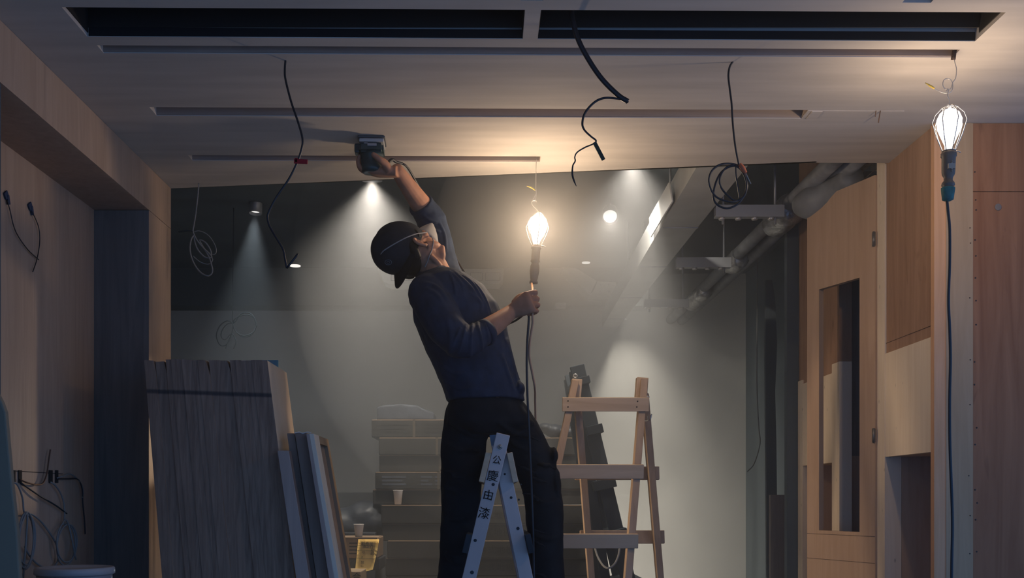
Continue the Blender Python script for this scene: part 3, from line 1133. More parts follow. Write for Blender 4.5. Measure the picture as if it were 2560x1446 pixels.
tube(bm, [P(1849, 411, Z - .004), P(1856, 420, Z - .005), P(1864, 433, Z - .004)], [.006, .0078, .0058], 10)
obj('tape_wrap', bm, 'orange_tape', t, label='orange tape wrap')
bm = BM()
for a, b in (((1862, 432), (1877, 460)), ((1864, 432), (1873, 452))):
    tube(bm, [P(*a, Z), P(*b, Z - .004)], .0016, 6, 1)
obj('wire_end', bm, 'grey_cable', t)

t = thing('coiled_cable', 'loosely coiled pale grey cable hanging at the left ceiling edge', 'cable', P(496, 463, 4.30))
Z = 4.30
bm = BM()
tube(bm, [P(497, 458, Z), P(496, 475, Z), P(490, 530, Z), P(484, 568, Z), P(483, 580, Z), P(492, 600, Z), P(510, 622, Z), P(528, 640, Z), P(526, 645, Z), P(512, 643, Z), P(495, 625, Z), P(487, 605, Z), P(485, 590, Z), P(478, 600, Z - .01), P(475, 625, Z - .01), P(483, 655, Z - .01), P(500, 680, Z - .01), P(520, 690, Z - .01), P(531, 680, Z - .01), P(528, 660, Z - .01), P(520, 638, Z), P(502, 608, Z + .01), P(500, 600, Z + .01), P(515, 608, Z + .01), P(527, 628, Z + .01), P(527, 642, Z + .01)], .0030, 8)
tube(bm, [P(484, 580, Z + .02), P(500, 578, Z + .02), P(522, 590, Z + .02), P(538, 615, Z + .02), P(540, 632, Z + .02), P(530, 636, Z + .02), P(510, 622, Z + .02)], .0022, 6)
tube(bm, [P(482, 640, Z), P(500, 655, Z), P(520, 661, Z), P(531, 652, Z), P(528, 640, Z)], .0022, 6)
obj('coil', bm, 'grey_cable', t)
bm = BM()
tube(bm, [P(484, 580, Z), P(474, 577, Z), P(462, 578, Z), P(446, 580, Z)], [.0028, .003, .0042, .0036], 8)
obj('cable_end', bm, 'dim_cable', t)

t = thing('coiled_cable', 'dim figure-eight coil of dark cable hanging deep in the room at left', 'cable', P(580, 690, 6.2))
Z = 6.2
bm = BM()
tube(bm, [P(584, 520, Z), P(583, 640, Z), P(581, 770, Z), P(584, 808, Z), P(603, 785, Z), P(625, 784, Z), P(639, 803, Z), P(636, 828, Z), P(612, 840, Z), P(592, 832, Z), P(583, 812, Z), P(588, 798, Z), P(606, 789, Z), P(628, 790, Z), P(641, 812, Z), P(628, 838, Z), P(605, 842, Z), P(587, 826, Z), P(582, 810, Z), P(568, 803, Z), P(550, 815, Z), P(541, 840, Z), P(550, 863, Z), P(566, 862, Z), P(578, 838, Z), P(583, 812, Z), P(570, 810, Z), P(556, 825, Z), P(553, 842, Z), P(563, 850, Z), P(577, 835, Z)], .0034, 6)
tube(bm, [P(580, 835, Z), P(570, 855, Z), P(564, 872, Z)], .0028, 6)
tube(bm, [P(582, 835, Z), P(590, 855, Z), P(584, 873, Z)], .0028, 6)
obj('coil', bm, 'dim_cable', t)

bm = BM()                                             # two short wire ends out of the second slot
tube(bm, [P(2190, 276, 3.5), P(2188, 292, 3.5)], .0014, 6, 1)
tag(obj('wire_stub', bm, 'rust'), 'shorter of two wire stubs poking from the second ceiling slot', 'wire', 'wire stubs in the ceiling slot')
bm = BM()
tube(bm, [P(2201, 276, 3.5), P(2196, 307, 3.5)], .0018, 6, 1)
tag(obj('wire_stub', bm, 'rust'), 'longer of two wire stubs poking from the second ceiling slot', 'wire', 'wire stubs in the ceiling slot')

# ------------------------------------------------------------------ step ladder the worker straddles
L1 = thing('step_ladder', 'paint-spattered wooden step ladder the worker straddles, handwriting on its rail', 'ladder', (.04, 3.8, 0))
yn, yf = 3.565, 4.045
apex_z = CH + (1250 - 1087) * 3.58 / 2560


def rail_x(side, z, Z=3.58):
    py = 1250 - (z - CH) * 2560 / Z
    px = 1258 - .237 * (py - 1087) if side < 0 else 1241 + .207 * (py - 1087)
    return (px - 1215) * Z / 2560


for yy, yoff in ((yn, 0), (yf, 0)):
    for side in (-1, 1):
        bm = BM()
        yo = yy + (0 if side < 0 else .028)
        zt_ = apex_z if side < 0 else apex_z - .035
        p0 = Vector((rail_x(side, 0.01), yo, 0.01))
        p1 = Vector((rail_x(side, zt_), yo, zt_))
        bar(bm, p0, p1, .048, .026)
        obj('rail', bm, 'ladder_grey', L1, .002)
bm = BM()
prism(bm, [P(1224, 1089, 3.60), P(1245, 1087, 3.60), P(1240, 1108, 3.60), P(1231, 1128, 3.60)], (0, .03, 0))
obj('hinge_block', bm, 'ladder_blue', L1, label='blue painted block at the top')
bm = BM()
lathe(bm, P(1250, 1118, yn - .013), [(0, .0085), (.003, .008), (.0035, .004), (.0008, .003), (.0006, .001)], (0, -1, 0), 18)
tube(bm, [Vector((P(1250, 1118, yn).x, yn - .03, P(1250, 1118, yn).z)), Vector((P(1250, 1118, yn).x, yf + .03, P(1250, 1118, yn).z))], .004, 8, 1)
obj('bolt', bm, 'metal', L1)
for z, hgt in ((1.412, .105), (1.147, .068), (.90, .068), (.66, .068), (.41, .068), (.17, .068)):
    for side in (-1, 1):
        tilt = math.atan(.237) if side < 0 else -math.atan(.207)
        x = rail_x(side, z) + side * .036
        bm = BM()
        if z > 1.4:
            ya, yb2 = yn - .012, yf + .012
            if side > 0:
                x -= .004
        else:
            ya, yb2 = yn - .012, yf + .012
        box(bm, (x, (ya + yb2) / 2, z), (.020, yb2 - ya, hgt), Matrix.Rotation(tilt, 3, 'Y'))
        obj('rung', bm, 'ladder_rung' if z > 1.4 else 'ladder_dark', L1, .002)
# handwriting down the near rail
ang = math.atan(.237)
for ch, py, sz in (('公', 1152, .036), ('慶', 1192, .044), ('由', 1240, .042), ('漆', 1286, .046)):
    z = CH + (1250 - py) * 3.55 / 2560
    px = 1258 - .237 * (py - 1087) - 1
    tm = text_mesh(ch, sz * .92, facing((P(px, py, 3.5).x * 3.551 / 3.5, yn - .0145, z), -.20 + .1 * (ch == '慶')))
    for v in tm.verts:
        w_ = noise.noise_vector(v.co * 70) * .0022
        v.co += Vector((w_.x, 0, w_.z))
    obj('handwriting', tm, 'ink', L1)
for px, py, r in ((1233, 1212, .006), (1297, 1250, .004), (1303, 1212, .003), (1278, 1245, .005), (1295, 1322, .006), (1188, 1352, .006), (1180, 1432, .007), (1262, 1186, .004)):
    c = P(px, py, yn - .0135 if px < 1240 else yn + .0143)
    bm = BM()
    lathe(bm, c, [(0, r), (.0006, r * .9)], (0, -1, 0), 8)
    obj('paint_spot', bm, 'ladder_dark', L1)

# ------------------------------------------------------------------ second ladder, at right
L2 = thing('step_ladder', 'bare wooden step ladder with three broad rungs showing, right of the worker', 'ladder', (.5, 4.5, 0))
aL, aR = P(1437, 957, 4.5), P(1609, 953, 4.5)


def ray_pt(a, dxdh, dzdh, z):
    h = a.z - z
    return Vector((a.x + dxdh * h, a.y + dzdh * h, z))


rails = ((aL, -.225, -.256), (aR, -.118, -.256), (aL + Vector((.012, .03, -.06)), .103, .256), (aR + Vector((.008, .03, -.05)), .125, .256))
for i, (a, dx, dz) in enumerate(rails):
    bm = BM()
    top = ray_pt(a, dx, dz, a.z)
    bot = ray_pt(a, dx, dz, .01)
    bar(bm, bot, top, .030, .058, (0, 1, 0))
    obj('rail', bm, 'ladder', L2, .002)
for a, w in ((aL, .046), (aR, .05)):
    bm = BM()
    box(bm, a + Vector((-.008 if a is aR else .006, .015, -.035)), (w, .05, .10), Matrix.Rotation(.08, 3, 'Y'))
    obj('head_block', bm, 'ladder_rung', L2, .003)
    bm = BM()
    lathe(bm, a + Vector((.012, -.034, -.075)), [(0, .008), (.012, .007), (.0125, .003)], (0, -1, 0), 10)
    obj('bolt', bm, 'metal', L2)
for k in range(6):
    py = 1011 + k * 169.5
    z = CH + (1250 - py) * 4.42 / 2560
    l, r = ray_pt(aL, -.225, -.256, z), ray_pt(aR, -.118, -.256, z)
    bm = BM()
    y = (l.y + r.y) / 2 - .040
    box(bm, ((l.x + r.x) / 2 - .006, y, z), (r.x - l.x + .062, .024, .060), Matrix.Rotation(math.atan(.256) * .6, 3, 'X'))
    obj('rung', bm, 'ladder_rung', L2, .002)
    if k:
        l, r = ray_pt(rails[2][0], .103, .256, z), ray_pt(rails[3][0], .125, .256, z)
        bm = BM()
        box(bm, ((l.x + r.x) / 2 + .005, (l.y + r.y) / 2 + .040, z), (r.x - l.x + .075, .024, .060), Matrix.Rotation(-math.atan(.256) * .6, 3, 'X'))
        obj('rung', bm, 'ladder', L2, .002)
bm = BM()
for px, py in ((1594, 1004), (1592, 1018), (1420, 1003), (1420, 1018)):
    z = CH + (1250 - py) * 4.42 / 2560
    c = P(px, py, 4.385)
    lathe(bm, c, [(0, .0035), (.002, .003)], (0, -1, 0), 8)
obj('screw', bm, 'nail', L2)
bm = BM()
tube(bm, [P(1619, 1040, 4.5), P(1622, 1050, 4.48), P(1626, 1048, 4.47), P(1629, 1036, 4.47)], .003, 6)
tube(bm, [P(1610, 1052, 4.52), P(1616, 1053, 4.5), P(1622, 1050, 4.48)], .003, 6)
obj('hook', bm, 'wire', L2)
bm = BM()
tube(bm, [P(1486, 1366, 4.66), P(1494, 1392, 4.62), P(1508, 1415, 4.58), P(1522, 1421, 4.56), P(1537, 1410, 4.58), P(1546, 1390, 4.6), P(1550, 1366, 4.62)], .0045, 8)
obj('cord_loop', bm, 'grey_cable', L2)

# ------------------------------------------------------------------ third ladder, dark and nearly closed
L3 = thing('step_ladder', 'dark narrow ladder seen edge-on behind the bare wooden one', 'ladder', (.8, 5.3, 0))
for yy in (5.15, 5.50):
    bm = BM()
    a, b = P(1440, 918, 5.2), P(1566, 1446, 5.2)
    sl = (b.x - a.x) / (b.z - a.z)
    a.y = yy
    bot = Vector((a.x + sl * (.01 - a.z), yy, .01))
    bar(bm, bot, a, .072, .03)
    obj('rail', bm, 'ladder_dark', L3, .003)
    bm = BM()
    a2 = P(1434, 930, 5.2)
    a2.y = yy + .034
    b2 = P(1512, 1446, 5.2)
    s2 = (b2.x - P(1434, 930, 5.2).x) / (b2.z - a2.z)
    bar(bm, Vector((a2.x + s2 * (.01 - a2.z), yy + .034, .01)), a2, .050, .03)
    obj('rail', bm, 'ladder_dark', L3, .003)
for py, px0, px1, h in ((958, 1432, 1470, .036), (1078, 1462, 1502, .045), (1212, 1478, 1534, .05), (1335, 1500, 1562, .04), (1460, 1530, 1600, .045), (1590, 1560, 1630, .045), (1720, 1590, 1660, .045)):
    p, q = P(px0, py, 5.2), P(px1, py, 5.2)
    bm = BM()
    box(bm, ((p.x + q.x) / 2, 5.32, p.z), (q.x - p.x, .46, h), Matrix.Rotation(-.23, 3, 'Y'))
    obj('rung', bm, 'ladder_dark', L3, .002)
bm = BM()
lathe(bm, P(1438, 941, 5.132), [(0, .013), (.006, .012), (.0062, .006), (.001, .006)], (0, -1, 0), 14)
obj('bolt', bm, 'metal', L3)

# ------------------------------------------------------------------ flooring cartons
ZB = 5.74
rows = [  # top row, bottom row, left px, right px, depth offset, label
    (1050, 1093, 929, 1325, .10, 'flooring carton at the top of the stack, printed with two label blocks'),
    (1095, 1137, 947, 1470, .10, 'flooring carton second from the top, its lid lit at right'),
    (1139, 1179, 948, 1472, .12, 'flooring carton third from the top of the stack'),
    (1181, 1223, 938, 1462, .08, 'flooring carton with pale print blocks, just above the one with the dim cup'),
    (1225, 1261, 932, 1468, .10, 'flooring carton behind the dim cup at its middle height'),
    (1264, 1309, 953, 1472, 0, 'flooring carton carrying the dim cup, its lid lit at right'),
    (1310, 1352, 955, 1474, .01, 'flooring carton second below the dim cup'),
    (1353, 1396, 968, 1490, -.01, 'flooring carton third below the dim cup'),
    (1397, 1440, 964, 1484, .0, 'flooring carton lowest one in view'),
]
zprev = None
for i, (ya, yb2, xa, xb, dy, lab) in enumerate(rows):
    Zf = ZB + dy
    if i == 0:
        pass
    z1_ = CH + (1250 - ya) * Zf / 2560
    z0_ = CH + (1250 - yb2 - 1.6) * Zf / 2560
    x0_, x1_ = (xa - 1215) * Zf / 2560, (xb - 1215) * Zf / 2560
    t = thing('flooring_carton', lab, 'box', ((x0_ + x1_) / 2, Zf + .15, z0_), 'stacked flooring cartons')
    bm = BM()
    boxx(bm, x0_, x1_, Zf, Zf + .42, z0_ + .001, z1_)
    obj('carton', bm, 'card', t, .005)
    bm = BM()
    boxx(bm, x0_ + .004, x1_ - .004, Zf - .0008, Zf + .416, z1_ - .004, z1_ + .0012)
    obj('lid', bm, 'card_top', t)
    for fx in (.62, .28) if i % 2 else (.66,):
        bm = BM()
        xs = x0_ + (x1_ - x0_) * (.26 + .012 * i if fx > .5 else .64)
        boxx(bm, xs, xs + .014, Zf - .0015, Zf + .3, z0_ + .002, z1_ + .002)
        obj('packing_tape', bm, 'strap', t)
    if i in (5, 6, 7, 8, 1, 2):
        cx = (1229 if i > 6 else 1222) if i >= 5 else 1300
        obj('lettering', text_mesh('複合式地板', .050, facing(P(cx, (ya + yb2) / 2 + 2, Zf - .002)), spacing=1.05), 'ink', t)
    if i in (0, 3):
        bm = BM()
        for a, b in ((952, 1020), (1062, 1118), (1030, 1046)) if i == 0 else ((955, 1015), (1052, 1080), (1088, 1120)):
            for q in range(3):
                p, r = P(a, ya + 10 + q * 9, Zf - .001), P(b, ya + 15 + q * 9, Zf - .001)
                boxx(bm, p.x, r.x - (.02 * (q % 2)), Zf - .0012, Zf, r.z, p.z)
        obj('print', bm, 'card_print' if i == 0 else 'bag_grey', t)
# one more carton carries the visible ones, out of the picture
bm = BM()
boxx(bm, -.56, .58, ZB, ZB + .42, 0, CH + (1250 - 1442) * ZB / 2560)
tag(obj('flooring_carton', bm, 'card', None, .005), 'flooring cartons at the foot of the stack, below the picture', 'box', 'stacked flooring cartons')

bm = BM()
prism(bm, [P(940, 1052, 5.88), P(940, 1017, 5.88), P(955, 1012, 5.88), P(1000, 1010, 5.88), P(1042, 1013, 5.88), P(1062, 1023, 5.88), P(1085, 1033, 5.88), P(1086, 1052, 5.88)], (0, .24, 0))
bm = melt(bm, .01, 5, .5, lambda c: .006 * noise.noise(c * 14))
for v in bm.verts:
    zt0 = CH + (1250 - 1050) * (ZB + .1) / 2560
    v.co.z = max(v.co.z, zt0 + .002)
tag(obj('wrapped_bundle', bm, 'bag_grey'), 'grey plastic wrapped bundle lying on top of the carton stack', 'bundle')
bm = BM()
zt0 = CH + (1250 - 1095) * (ZB + .1) / 2560 + .002
for px, py, r in ((1385, 1078, .04), (1420, 1082, .045), (1362, 1070, .03)):
    ell(bm, P(px, py, 6.0), r * 1.5, .08, r)
bm = melt(bm, .009, 4, .5, lambda c: .005 * noise.noise(c * 18))
for v in bm.verts:
    v.co.z = max(v.co.z, zt0)
tag(obj('plastic_bag', bm, 'bag'), 'black bag on the stack between worker and bare ladder', 'bag')


def cup(px, yt, yb2, Z, rt, lab):
    s = Z / 2560
    bm = BM()
    h = (yb2 - yt) * s
    lathe(bm, P(px, yb2, Z), [(0, rt * .68 * s), (h, rt * s), (h + .002, rt * 1.05 * s), (h, rt * 1.04 * s), (h - .002, rt * .94 * s), (.004, rt * .62 * s)], (0, 0, 1), 24)
    return tag(obj('paper_cup', bm, 'cup'), lab, 'cup', 'paper cups')


cup(995, 1227, 1262, 5.80, 12, 'dim paper cup standing against the carton stack')

# low cartons, bags, note left of the stack
t = thing('taped_carton', 'brown taped carton carrying the white cup, with a yellow note', 'box', P(895, 1396, 5.35))
Zc = 5.30
bm = BM()
zt1, zb1 = CH + (1250 - 1345) * Zc / 2560, CH + (1250 - 1396) * Zc / 2560
boxx(bm, P(838, 0, Zc).x, P(944, 0, Zc).x, Zc, Zc + .3, zb1, zt1)
obj('carton', bm, mat('warm_carton', (.24, .16, .10), .7, noise_amt=.15, noise_scale=8), t, .006)
bm = BM()
boxx(bm, P(838, 0, Zc).x + .003, P(944, 0, Zc).x - .003, Zc - .001, Zc + .29, zt1 - .008, zt1 + .001)
obj('packing_tape', bm, 'card_top', t)
bm = BM()
xa, xb = P(878, 0, Zc).x, P(893, 0, Zc).x
for q in range(4):
    boxx(bm, P(873, 0, Zc).x, P(893, 0, Zc).x, Zc - .0015, Zc, zb1 + .02 + q * .018, zb1 + .026 + q * .018)
obj('print', bm, 'card_print', t)
cup(897, 1312, 1344, 5.37, 12.5, 'white paper cup standing on the brown taped carton')

bm = BM()
rings = []
nt_ = thing('handwritten_note', 'yellow handwritten note hanging from the brown taped carton', 'note', P(918, 1385, 5.29))
for k in range(9):
    f = k / 8
    py = 1349 + f * 76
    off = .004 + .022 * f * f
    row = []
    for q in range(7):
        g = q / 6
        px = (896 - 8 * f) + ((948 - 896) - 4 * f * f - (4 * f if g > .5 else 0)) * g
        row.append(P(px, py + 4 * math.sin(PI * g) * f, Zc - off - .006 * math.sin(PI * g) * f))
    rings.append(row)
vs = [[bm.verts.new(p) for p in r] for r in rings]
for a, b in zip(vs, vs[1:]):
    for i in range(6):
        bm.faces.new((a[i], a[i + 1], b[i + 1], b[i]))
bmesh.ops.solidify(bm, geom=bm.faces[:], thickness=.0008)
for f_ in bm.faces:
    f_.smooth = True
obj('sheet', bm, 'note', nt_)
for body, px, py, sz, roll in (('割卷尾', 918, 1361, .021, -.06), ('頭上付', 920, 1368, .019, -.06), ('和', 931, 1378, .020, -.1), ('師', 931, 1386, .020, -.1), ('台', 940, 1380, .014, -.1), ('電', 940, 1388, .014, -.1), ('15', 908, 1382, .016, -.1), ('2', 905, 1394, .016, -.1), ('禁', 906, 1408, .018, -.1), ('心', 905, 1416, .016, -.1)):
    f = (py - 1349) / 76
    obj('handwriting', text_mesh(body, sz, facing(P(px, py, Zc - .006 - .030 * f * f - .006 * f), roll)), 'ink', nt_)
bm = BM()
for f in (.20, .36, .62):
    p, q = P(894 - 8 * f, 1349 + 76 * f, Zc - .0055 - .028 * f * f), P(944 - 6 * f, 1349 + 76 * f + 2, Zc - .0055 - .028 * f * f)
    bar(bm, p, q, .0012, .0004)
obj('ruled_line', bm, 'card_print', nt_)

bm = BM()
boxx(bm, P(836, 0, 5.32).x, P(950, 0, 5.32).x, 5.32, 5.62, CH + (1250 - 1428) * 5.3 / 2560, zb1 - .002)
tag(obj('dark_carton', bm, 'bag', None, .006), 'dark box under the brown taped carton', 'box')
t = thing('flooring_carton', 'small carton end with lettering low beside the leaning frames', 'box', P(870, 1446, 5.0))
bm = BM()
boxx(bm, P(830, 0, 5.05).x, P(902, 0, 5.05).x, 5.05, 5.30, .0, CH + (1250 - 1430) * 5.05 / 2560)
obj('carton', bm, mat('tan_carton', (.30, .22, .15), .8, noise_amt=.1, noise_scale=8), t, .004)
obj('lettering', text_mesh('複合', .046, facing(P(880, 1445, 5.048))), 'ink', t)
bm = BM()
for px, py, r in ((862, 1312, .10), (915, 1300, .11), (890, 1320, .10), (940, 1310, .09), (925, 1284, .06)):
    ell(bm, P(px, py, 5.95), r * 1.3, .14, r)
bm = melt(bm, .014, 4, .5, lambda c: .010 * noise.noise(c * 11))
tag(obj('plastic_bag', bm, 'bag'), 'heap-like black bag lying behind the white cup', 'bag')
bm = BM()
boxx(bm, P(842, 0, 5.9).x, P(945, 0, 5.9).x, 5.76, 6.15, 0, CH + (1250 - 1330) * 5.9 / 2560)
tag(obj('dark_carton', bm, 'bag', None, .006), 'dark box beneath the black bag', 'box')

# ------------------------------------------------------------------ stack of boards leaning at left
ZF, DEP = 3.70, .36
nb = 23
xt0, xt1 = (360 - 1215) * ZF / 2560, (668 - 1215) * ZF / 2560
xf0, xf1 = (463 - 1215) * ZF / 2560, (826 - 1215) * ZF / 2560
gaps = {2: .3, 4: .4, 12: .6, 16: .6}
rb = random.Random(11)
segs = (2, 4, 9, 12, 16, 23)
seg_names = ('board in the first bundle of the leaning stack, next to the pilaster', 'board in the second, narrow bundle of the leaning stack', 'board in the widest, third bundle of the leaning stack', 'board in the fourth bundle of the leaning stack', 'board in the fifth bundle of the leaning stack', 'board in the last bundle of the leaning stack, behind the pale face')
for i in range(nb):
    g0, g1 = i / nb, (i + 1) / nb
    si = next(k for k, s_ in enumerate(segs) if i < s_)
    pt = (xt1 - xt0) / nb
    pf = (xf1 - xf0) / nb
    gap_t = gaps.get(i + 1, 0.0)
    ztop = CH + (1250 - (901 + (3 if i in (2, 3) else 0) + (-2 if si == 2 else 0) + rb.uniform(-.8, .8))) * ZF / 2560
    dy = rb.uniform(0, .0035) + (.007 if si in (1, 4) else 0)
    A, B = xt0 + pt * i, xt0 + pt * (i + 1) - pt * gap_t
    C, D = xf0 + pf * i, xf0 + pf * (i + 1)
    bm = BM()
    zn = ztop - .055
    Bf = xt0 + pt * (i + 1)
    En = D + (Bf - D) * zn / ztop
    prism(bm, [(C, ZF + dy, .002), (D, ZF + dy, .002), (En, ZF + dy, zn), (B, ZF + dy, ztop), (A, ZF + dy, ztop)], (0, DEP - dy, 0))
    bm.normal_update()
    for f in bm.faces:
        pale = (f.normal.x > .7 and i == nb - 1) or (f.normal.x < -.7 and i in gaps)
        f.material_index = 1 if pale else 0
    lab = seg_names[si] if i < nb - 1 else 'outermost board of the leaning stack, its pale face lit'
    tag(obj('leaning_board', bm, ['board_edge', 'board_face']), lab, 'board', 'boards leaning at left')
bm = BM()
x_ = P(690, 0, 4.1).x
boxx(bm, P(640, 0, 4.1).x, P(696, 0, 4.1).x, 4.09, 4.10, .6, P(0, 902, 4.1).z)
tag(obj('blue_sheet', bm, 'blue_sheet'), 'blue sheet peeping out behind the pale board', 'sheet')

# timber frames leaning against the boards
def leaning(name, lab, tl, tr, ytop, bl, br, Z, dep, mats, recess=False):
    """front-edge quad by pixel columns at the top and at row 1446, carried down to the floor"""
    t = thing(name, lab, 'timber', P(bl, 1446, Z), 'timbers leaning against the boards')
    zt_ = CH + (1250 - ytop) * Z / 2560
    z14 = CH + (1250 - 1446) * Z / 2560
    X = lambda px: (px - 1215) * Z / 2560
    ex = lambda a, b: X(a) + (X(b) - X(a)) * (zt_ - .004) / (zt_ - z14)
    A, B, C, D = X(tl), X(tr), ex(tr, br), ex(tl, bl)
    bm = BM()
    prism(bm, [(D, Z, .004), (C, Z, .004), (B, Z, zt_), (A, Z, zt_)], (0, dep, 0))
    for f in bm.faces:
        f.material_index = 1 if f.normal.x > .7 else 0
    obj('stile', bm, mats, t, .002)
    return t, (A, B, C, D, zt_)


leaning('leaning_timber', 'short grey timber leaning beside the dark board stack', 693, 722, 1127, 740, 774, 3.66, .05, ['frame_grey', 'frame_dark'])
leaning('leaning_timber', 'dark brown timber between the short grey one and the blue-edged one', 717, 736, 1084, 769, 790, 3.74, .05, ['frame_dark', 'frame_grey'])
leaning('leaning_timber', 'grey timber with a worn bluish edge in the middle of the leaning bunch', 737, 766, 1083, 791, 822, 3.72, .06, ['frame_dark', 'frame_grey'])
t, q = leaning('framed_panel', 'outermost leaning frame with pale edge and tan recessed face', 765, 773, 1085, 822, 836, 3.68, .34, ['frame_grey', 'frame_pale'])
A, B, C, D, zt_ = q
bm = BM()                                             # outer face: pale rim front, tan recess, tan rim rear
nx = Vector((zt_, 0, B - C)).normalized()


def face_strip(bm, ya, yb2, t_, za=.004, zb=None):
    zb = zb or zt_
    f = lambda z: C + (B - C) * z / zt_
    prism(bm, [(f(za), ya, za), (f(za) + t_, ya, za), (f(zb) + t_, ya, zb), (f(zb), ya, zb)], (0, yb2 - ya, 0))


face_strip(bm, 3.68, 3.79, .016)
obj('front_rim', bm, 'frame_pale', t, .001, label='pale front rim')
bm = BM()
face_strip(bm, 3.79, 3.97, .002)
obj('recess_panel', bm, 'frame_tan', t)
bm = BM()
face_strip(bm, 3.97, 4.02, .016)
face_strip(bm, 3.79, 3.97, .016, zt_ - .03, zt_)
obj('rear_rim', bm, 'batten_pale', t, .001)
bm = BM()
tube(bm, [P(737, 1083, 3.70), P(748, 1081, 3.72), P(757, 1084, 3.72), P(768, 1081, 3.72), P(778, 1083, 3.72)], .002, 6)
tag(obj('string', bm, 'white_plastic'), 'white string lying along the tops of the leaning timbers', 'string')

# ------------------------------------------------------------------ left foreground: buckets, grey sheet, recess cables
t = thing('paint_bucket', 'bluish paint bucket with pale lid, topmost of its stack at lower left', 'bucket', (-1.325, 3.3, .744), 'paint buckets')
bm = BM()
bx_, by_, bz_ = -1.325, 3.3, .744
lathe(bm, (bx_, by_, bz_), [(0, .098), (.004, .102), (.25, .112), (.262, .112), (.264, .118), (.276, .118), (.278, .112), (.30, .114), (.317, .115), (.319, .10)], (0, 0, 1), 36)
obj('body', bm, 'bucket', t)
bm = BM()
lathe(bm, (bx_, by_, bz_ + .315), [(0, .118), (.004, .123), (.020, .122), (.024, .118), (.024, .105), (.018, .100), (.018, .001)], (0, 0, 1), 36)
obj('lid', bm, 'bucket_lid', t, label='pale plastic lid')
bm = BM()
tube(bm, [(bx_ + .112, by_ - .03, bz_ + .27), (bx_ + .10, by_ - .07, bz_ + .20), (bx_ + .04, by_ - .112, bz_ + .17), (bx_ - .04, by_ - .112, bz_ + .17), (bx_ - .10, by_ - .07, bz_ + .20), (bx_ - .112, by_ - .03, bz_ + .27)], .0025, 6)
obj('bail', bm, 'wire', t)
copy_tree(t, (bx_, by_, .372), 'paint bucket under the topmost one at lower left')
copy_tree(t, (bx_, by_, .0), 'paint bucket at the foot of the stack at lower left')

bm = BM()
prism(bm, [P(-160, 960, 2.55), P(-20, 960, 2.55), P(4, 1005, 2.55), P(13, 1030, 2.55), P(19, 1100, 2.55), P(30, 1220, 2.55), P(42, 1330, 2.55), P(49, 1446, 2.55), P(56, 2554, 2.55), P(-160, 2554, 2.55)], (0, .02, 0))
tag(obj('grey_sheet', bm, 'grey_sheet', None, .004), 'grey-green sheet with curved edge standing at the left picture edge', 'sheet')

XK = XLB + .008


def K(px, py, lift=0.0):
    """a spot on the recess wall, lifted off it by lift metres"""
    x = XK + lift
    Z = x * 2560 / (px - 1215)
    return Vector((x, Z, CH + (1250 - py) * Z / 2560))


for pa, pb, lab in ((30, 38, 'first from left'), (46, 54, 'second from left, with two cables'), (122, 131, 'third from left'), (138, 145, 'last one, nearest the dark end panel')):
    bm = BM()
    a, b = K(pa, 1176), K(pb, 1208)
    boxx(bm, XK, XK + .0015, a.y, b.y, b.z, a.z)
    tag(obj('cable_hole', bm, 'void'), 'dark cable hole in the recess wall, ' + lab, 'cable hole', 'cable holes in the recess wall')


def wallcable(name, lab, pts, r, m, lift=.012, cat='cable', grp='cables in the left recess'):
    bm = BM()
    tube(bm, [K(p[0], p[1], p[2] if len(p) > 2 else lift) for p in pts], r, 8)
    return tag(obj(name, bm, m), lab, cat, grp)


def coil_pts(cx, cy, rx, ry, turns, tilt, ph=0, n=10, lift0=.02):
    out = []
    for i in range(int(turns * n) + 1):
        a = ph + 2 * PI * i / n
        k = 1 - .10 * math.sin(i * .9)
        x, y = rx * k * math.cos(a), ry * k * math.sin(a)
        out.append((cx + x * math.cos(tilt) - y * math.sin(tilt), cy + x * math.sin(tilt) + y * math.cos(tilt), lift0 + .004 * (i % n) / n + .01 * (i // n) / turns))
    return out


wallcable('coiled_cable', 'grey cable hanging from the first hole in a long narrow coil', [(33, 1206, .004), (45, 1215), (56, 1245), (60, 1280)] + coil_pts(66, 1352, 20, 66, 3, .04, -PI / 2) + [(58, 1446, .02)], .0032, 'grey_cable')
wallcable('coiled_cable', 'grey cable looping wide from the coil tie towards the bucket', [(62, 1290), (75, 1285), (98, 1300), (122, 1330), (140, 1360), (146, 1390), (140, 1412), (120, 1422), (95, 1412), (74, 1390), (62, 1368)], .0032, 'grey_cable')
wallcable('coiled_cable', 'grey cable coil hanging from the third hole above the bucket', [(126, 1206, .004), (138, 1214), (152, 1235), (160, 1262), (161, 1300), (157, 1312)] + coil_pts(166, 1360, 24, 50, 2, .06, -PI / 2) + [(190, 1400, .03)], .0030, 'grey_cable')
wallcable('wire', 'red brown wire running from the second hole up past the third', [(50, 1200, .003), (70, 1208), (95, 1213), (108, 1208), (117, 1185), (122, 1150), (126, 1125)], .0028, 'rust', cat='wire')
wallcable('wire', 'straight grey wire slanting down from the second hole', [(52, 1208, .003), (95, 1238), (140, 1265), (167, 1285)], .0028, 'dim_cable', cat='wire')
wallcable('wire', 'pale wire arching out of the last hole', [(142, 1196, .003), (155, 1192), (175, 1186), (192, 1197), (205, 1215), (208, 1232), (206, 1245)], .0024, 'grey_cable', cat='wire')
wallcable('wire', 'black wire dropping from the arch of the pale wire', [(142, 1198, .003), (170, 1198), (194, 1199), (205, 1222), (207, 1260), (211, 1300), (213, 1336)], .0028, 'black_cable', cat='wire')
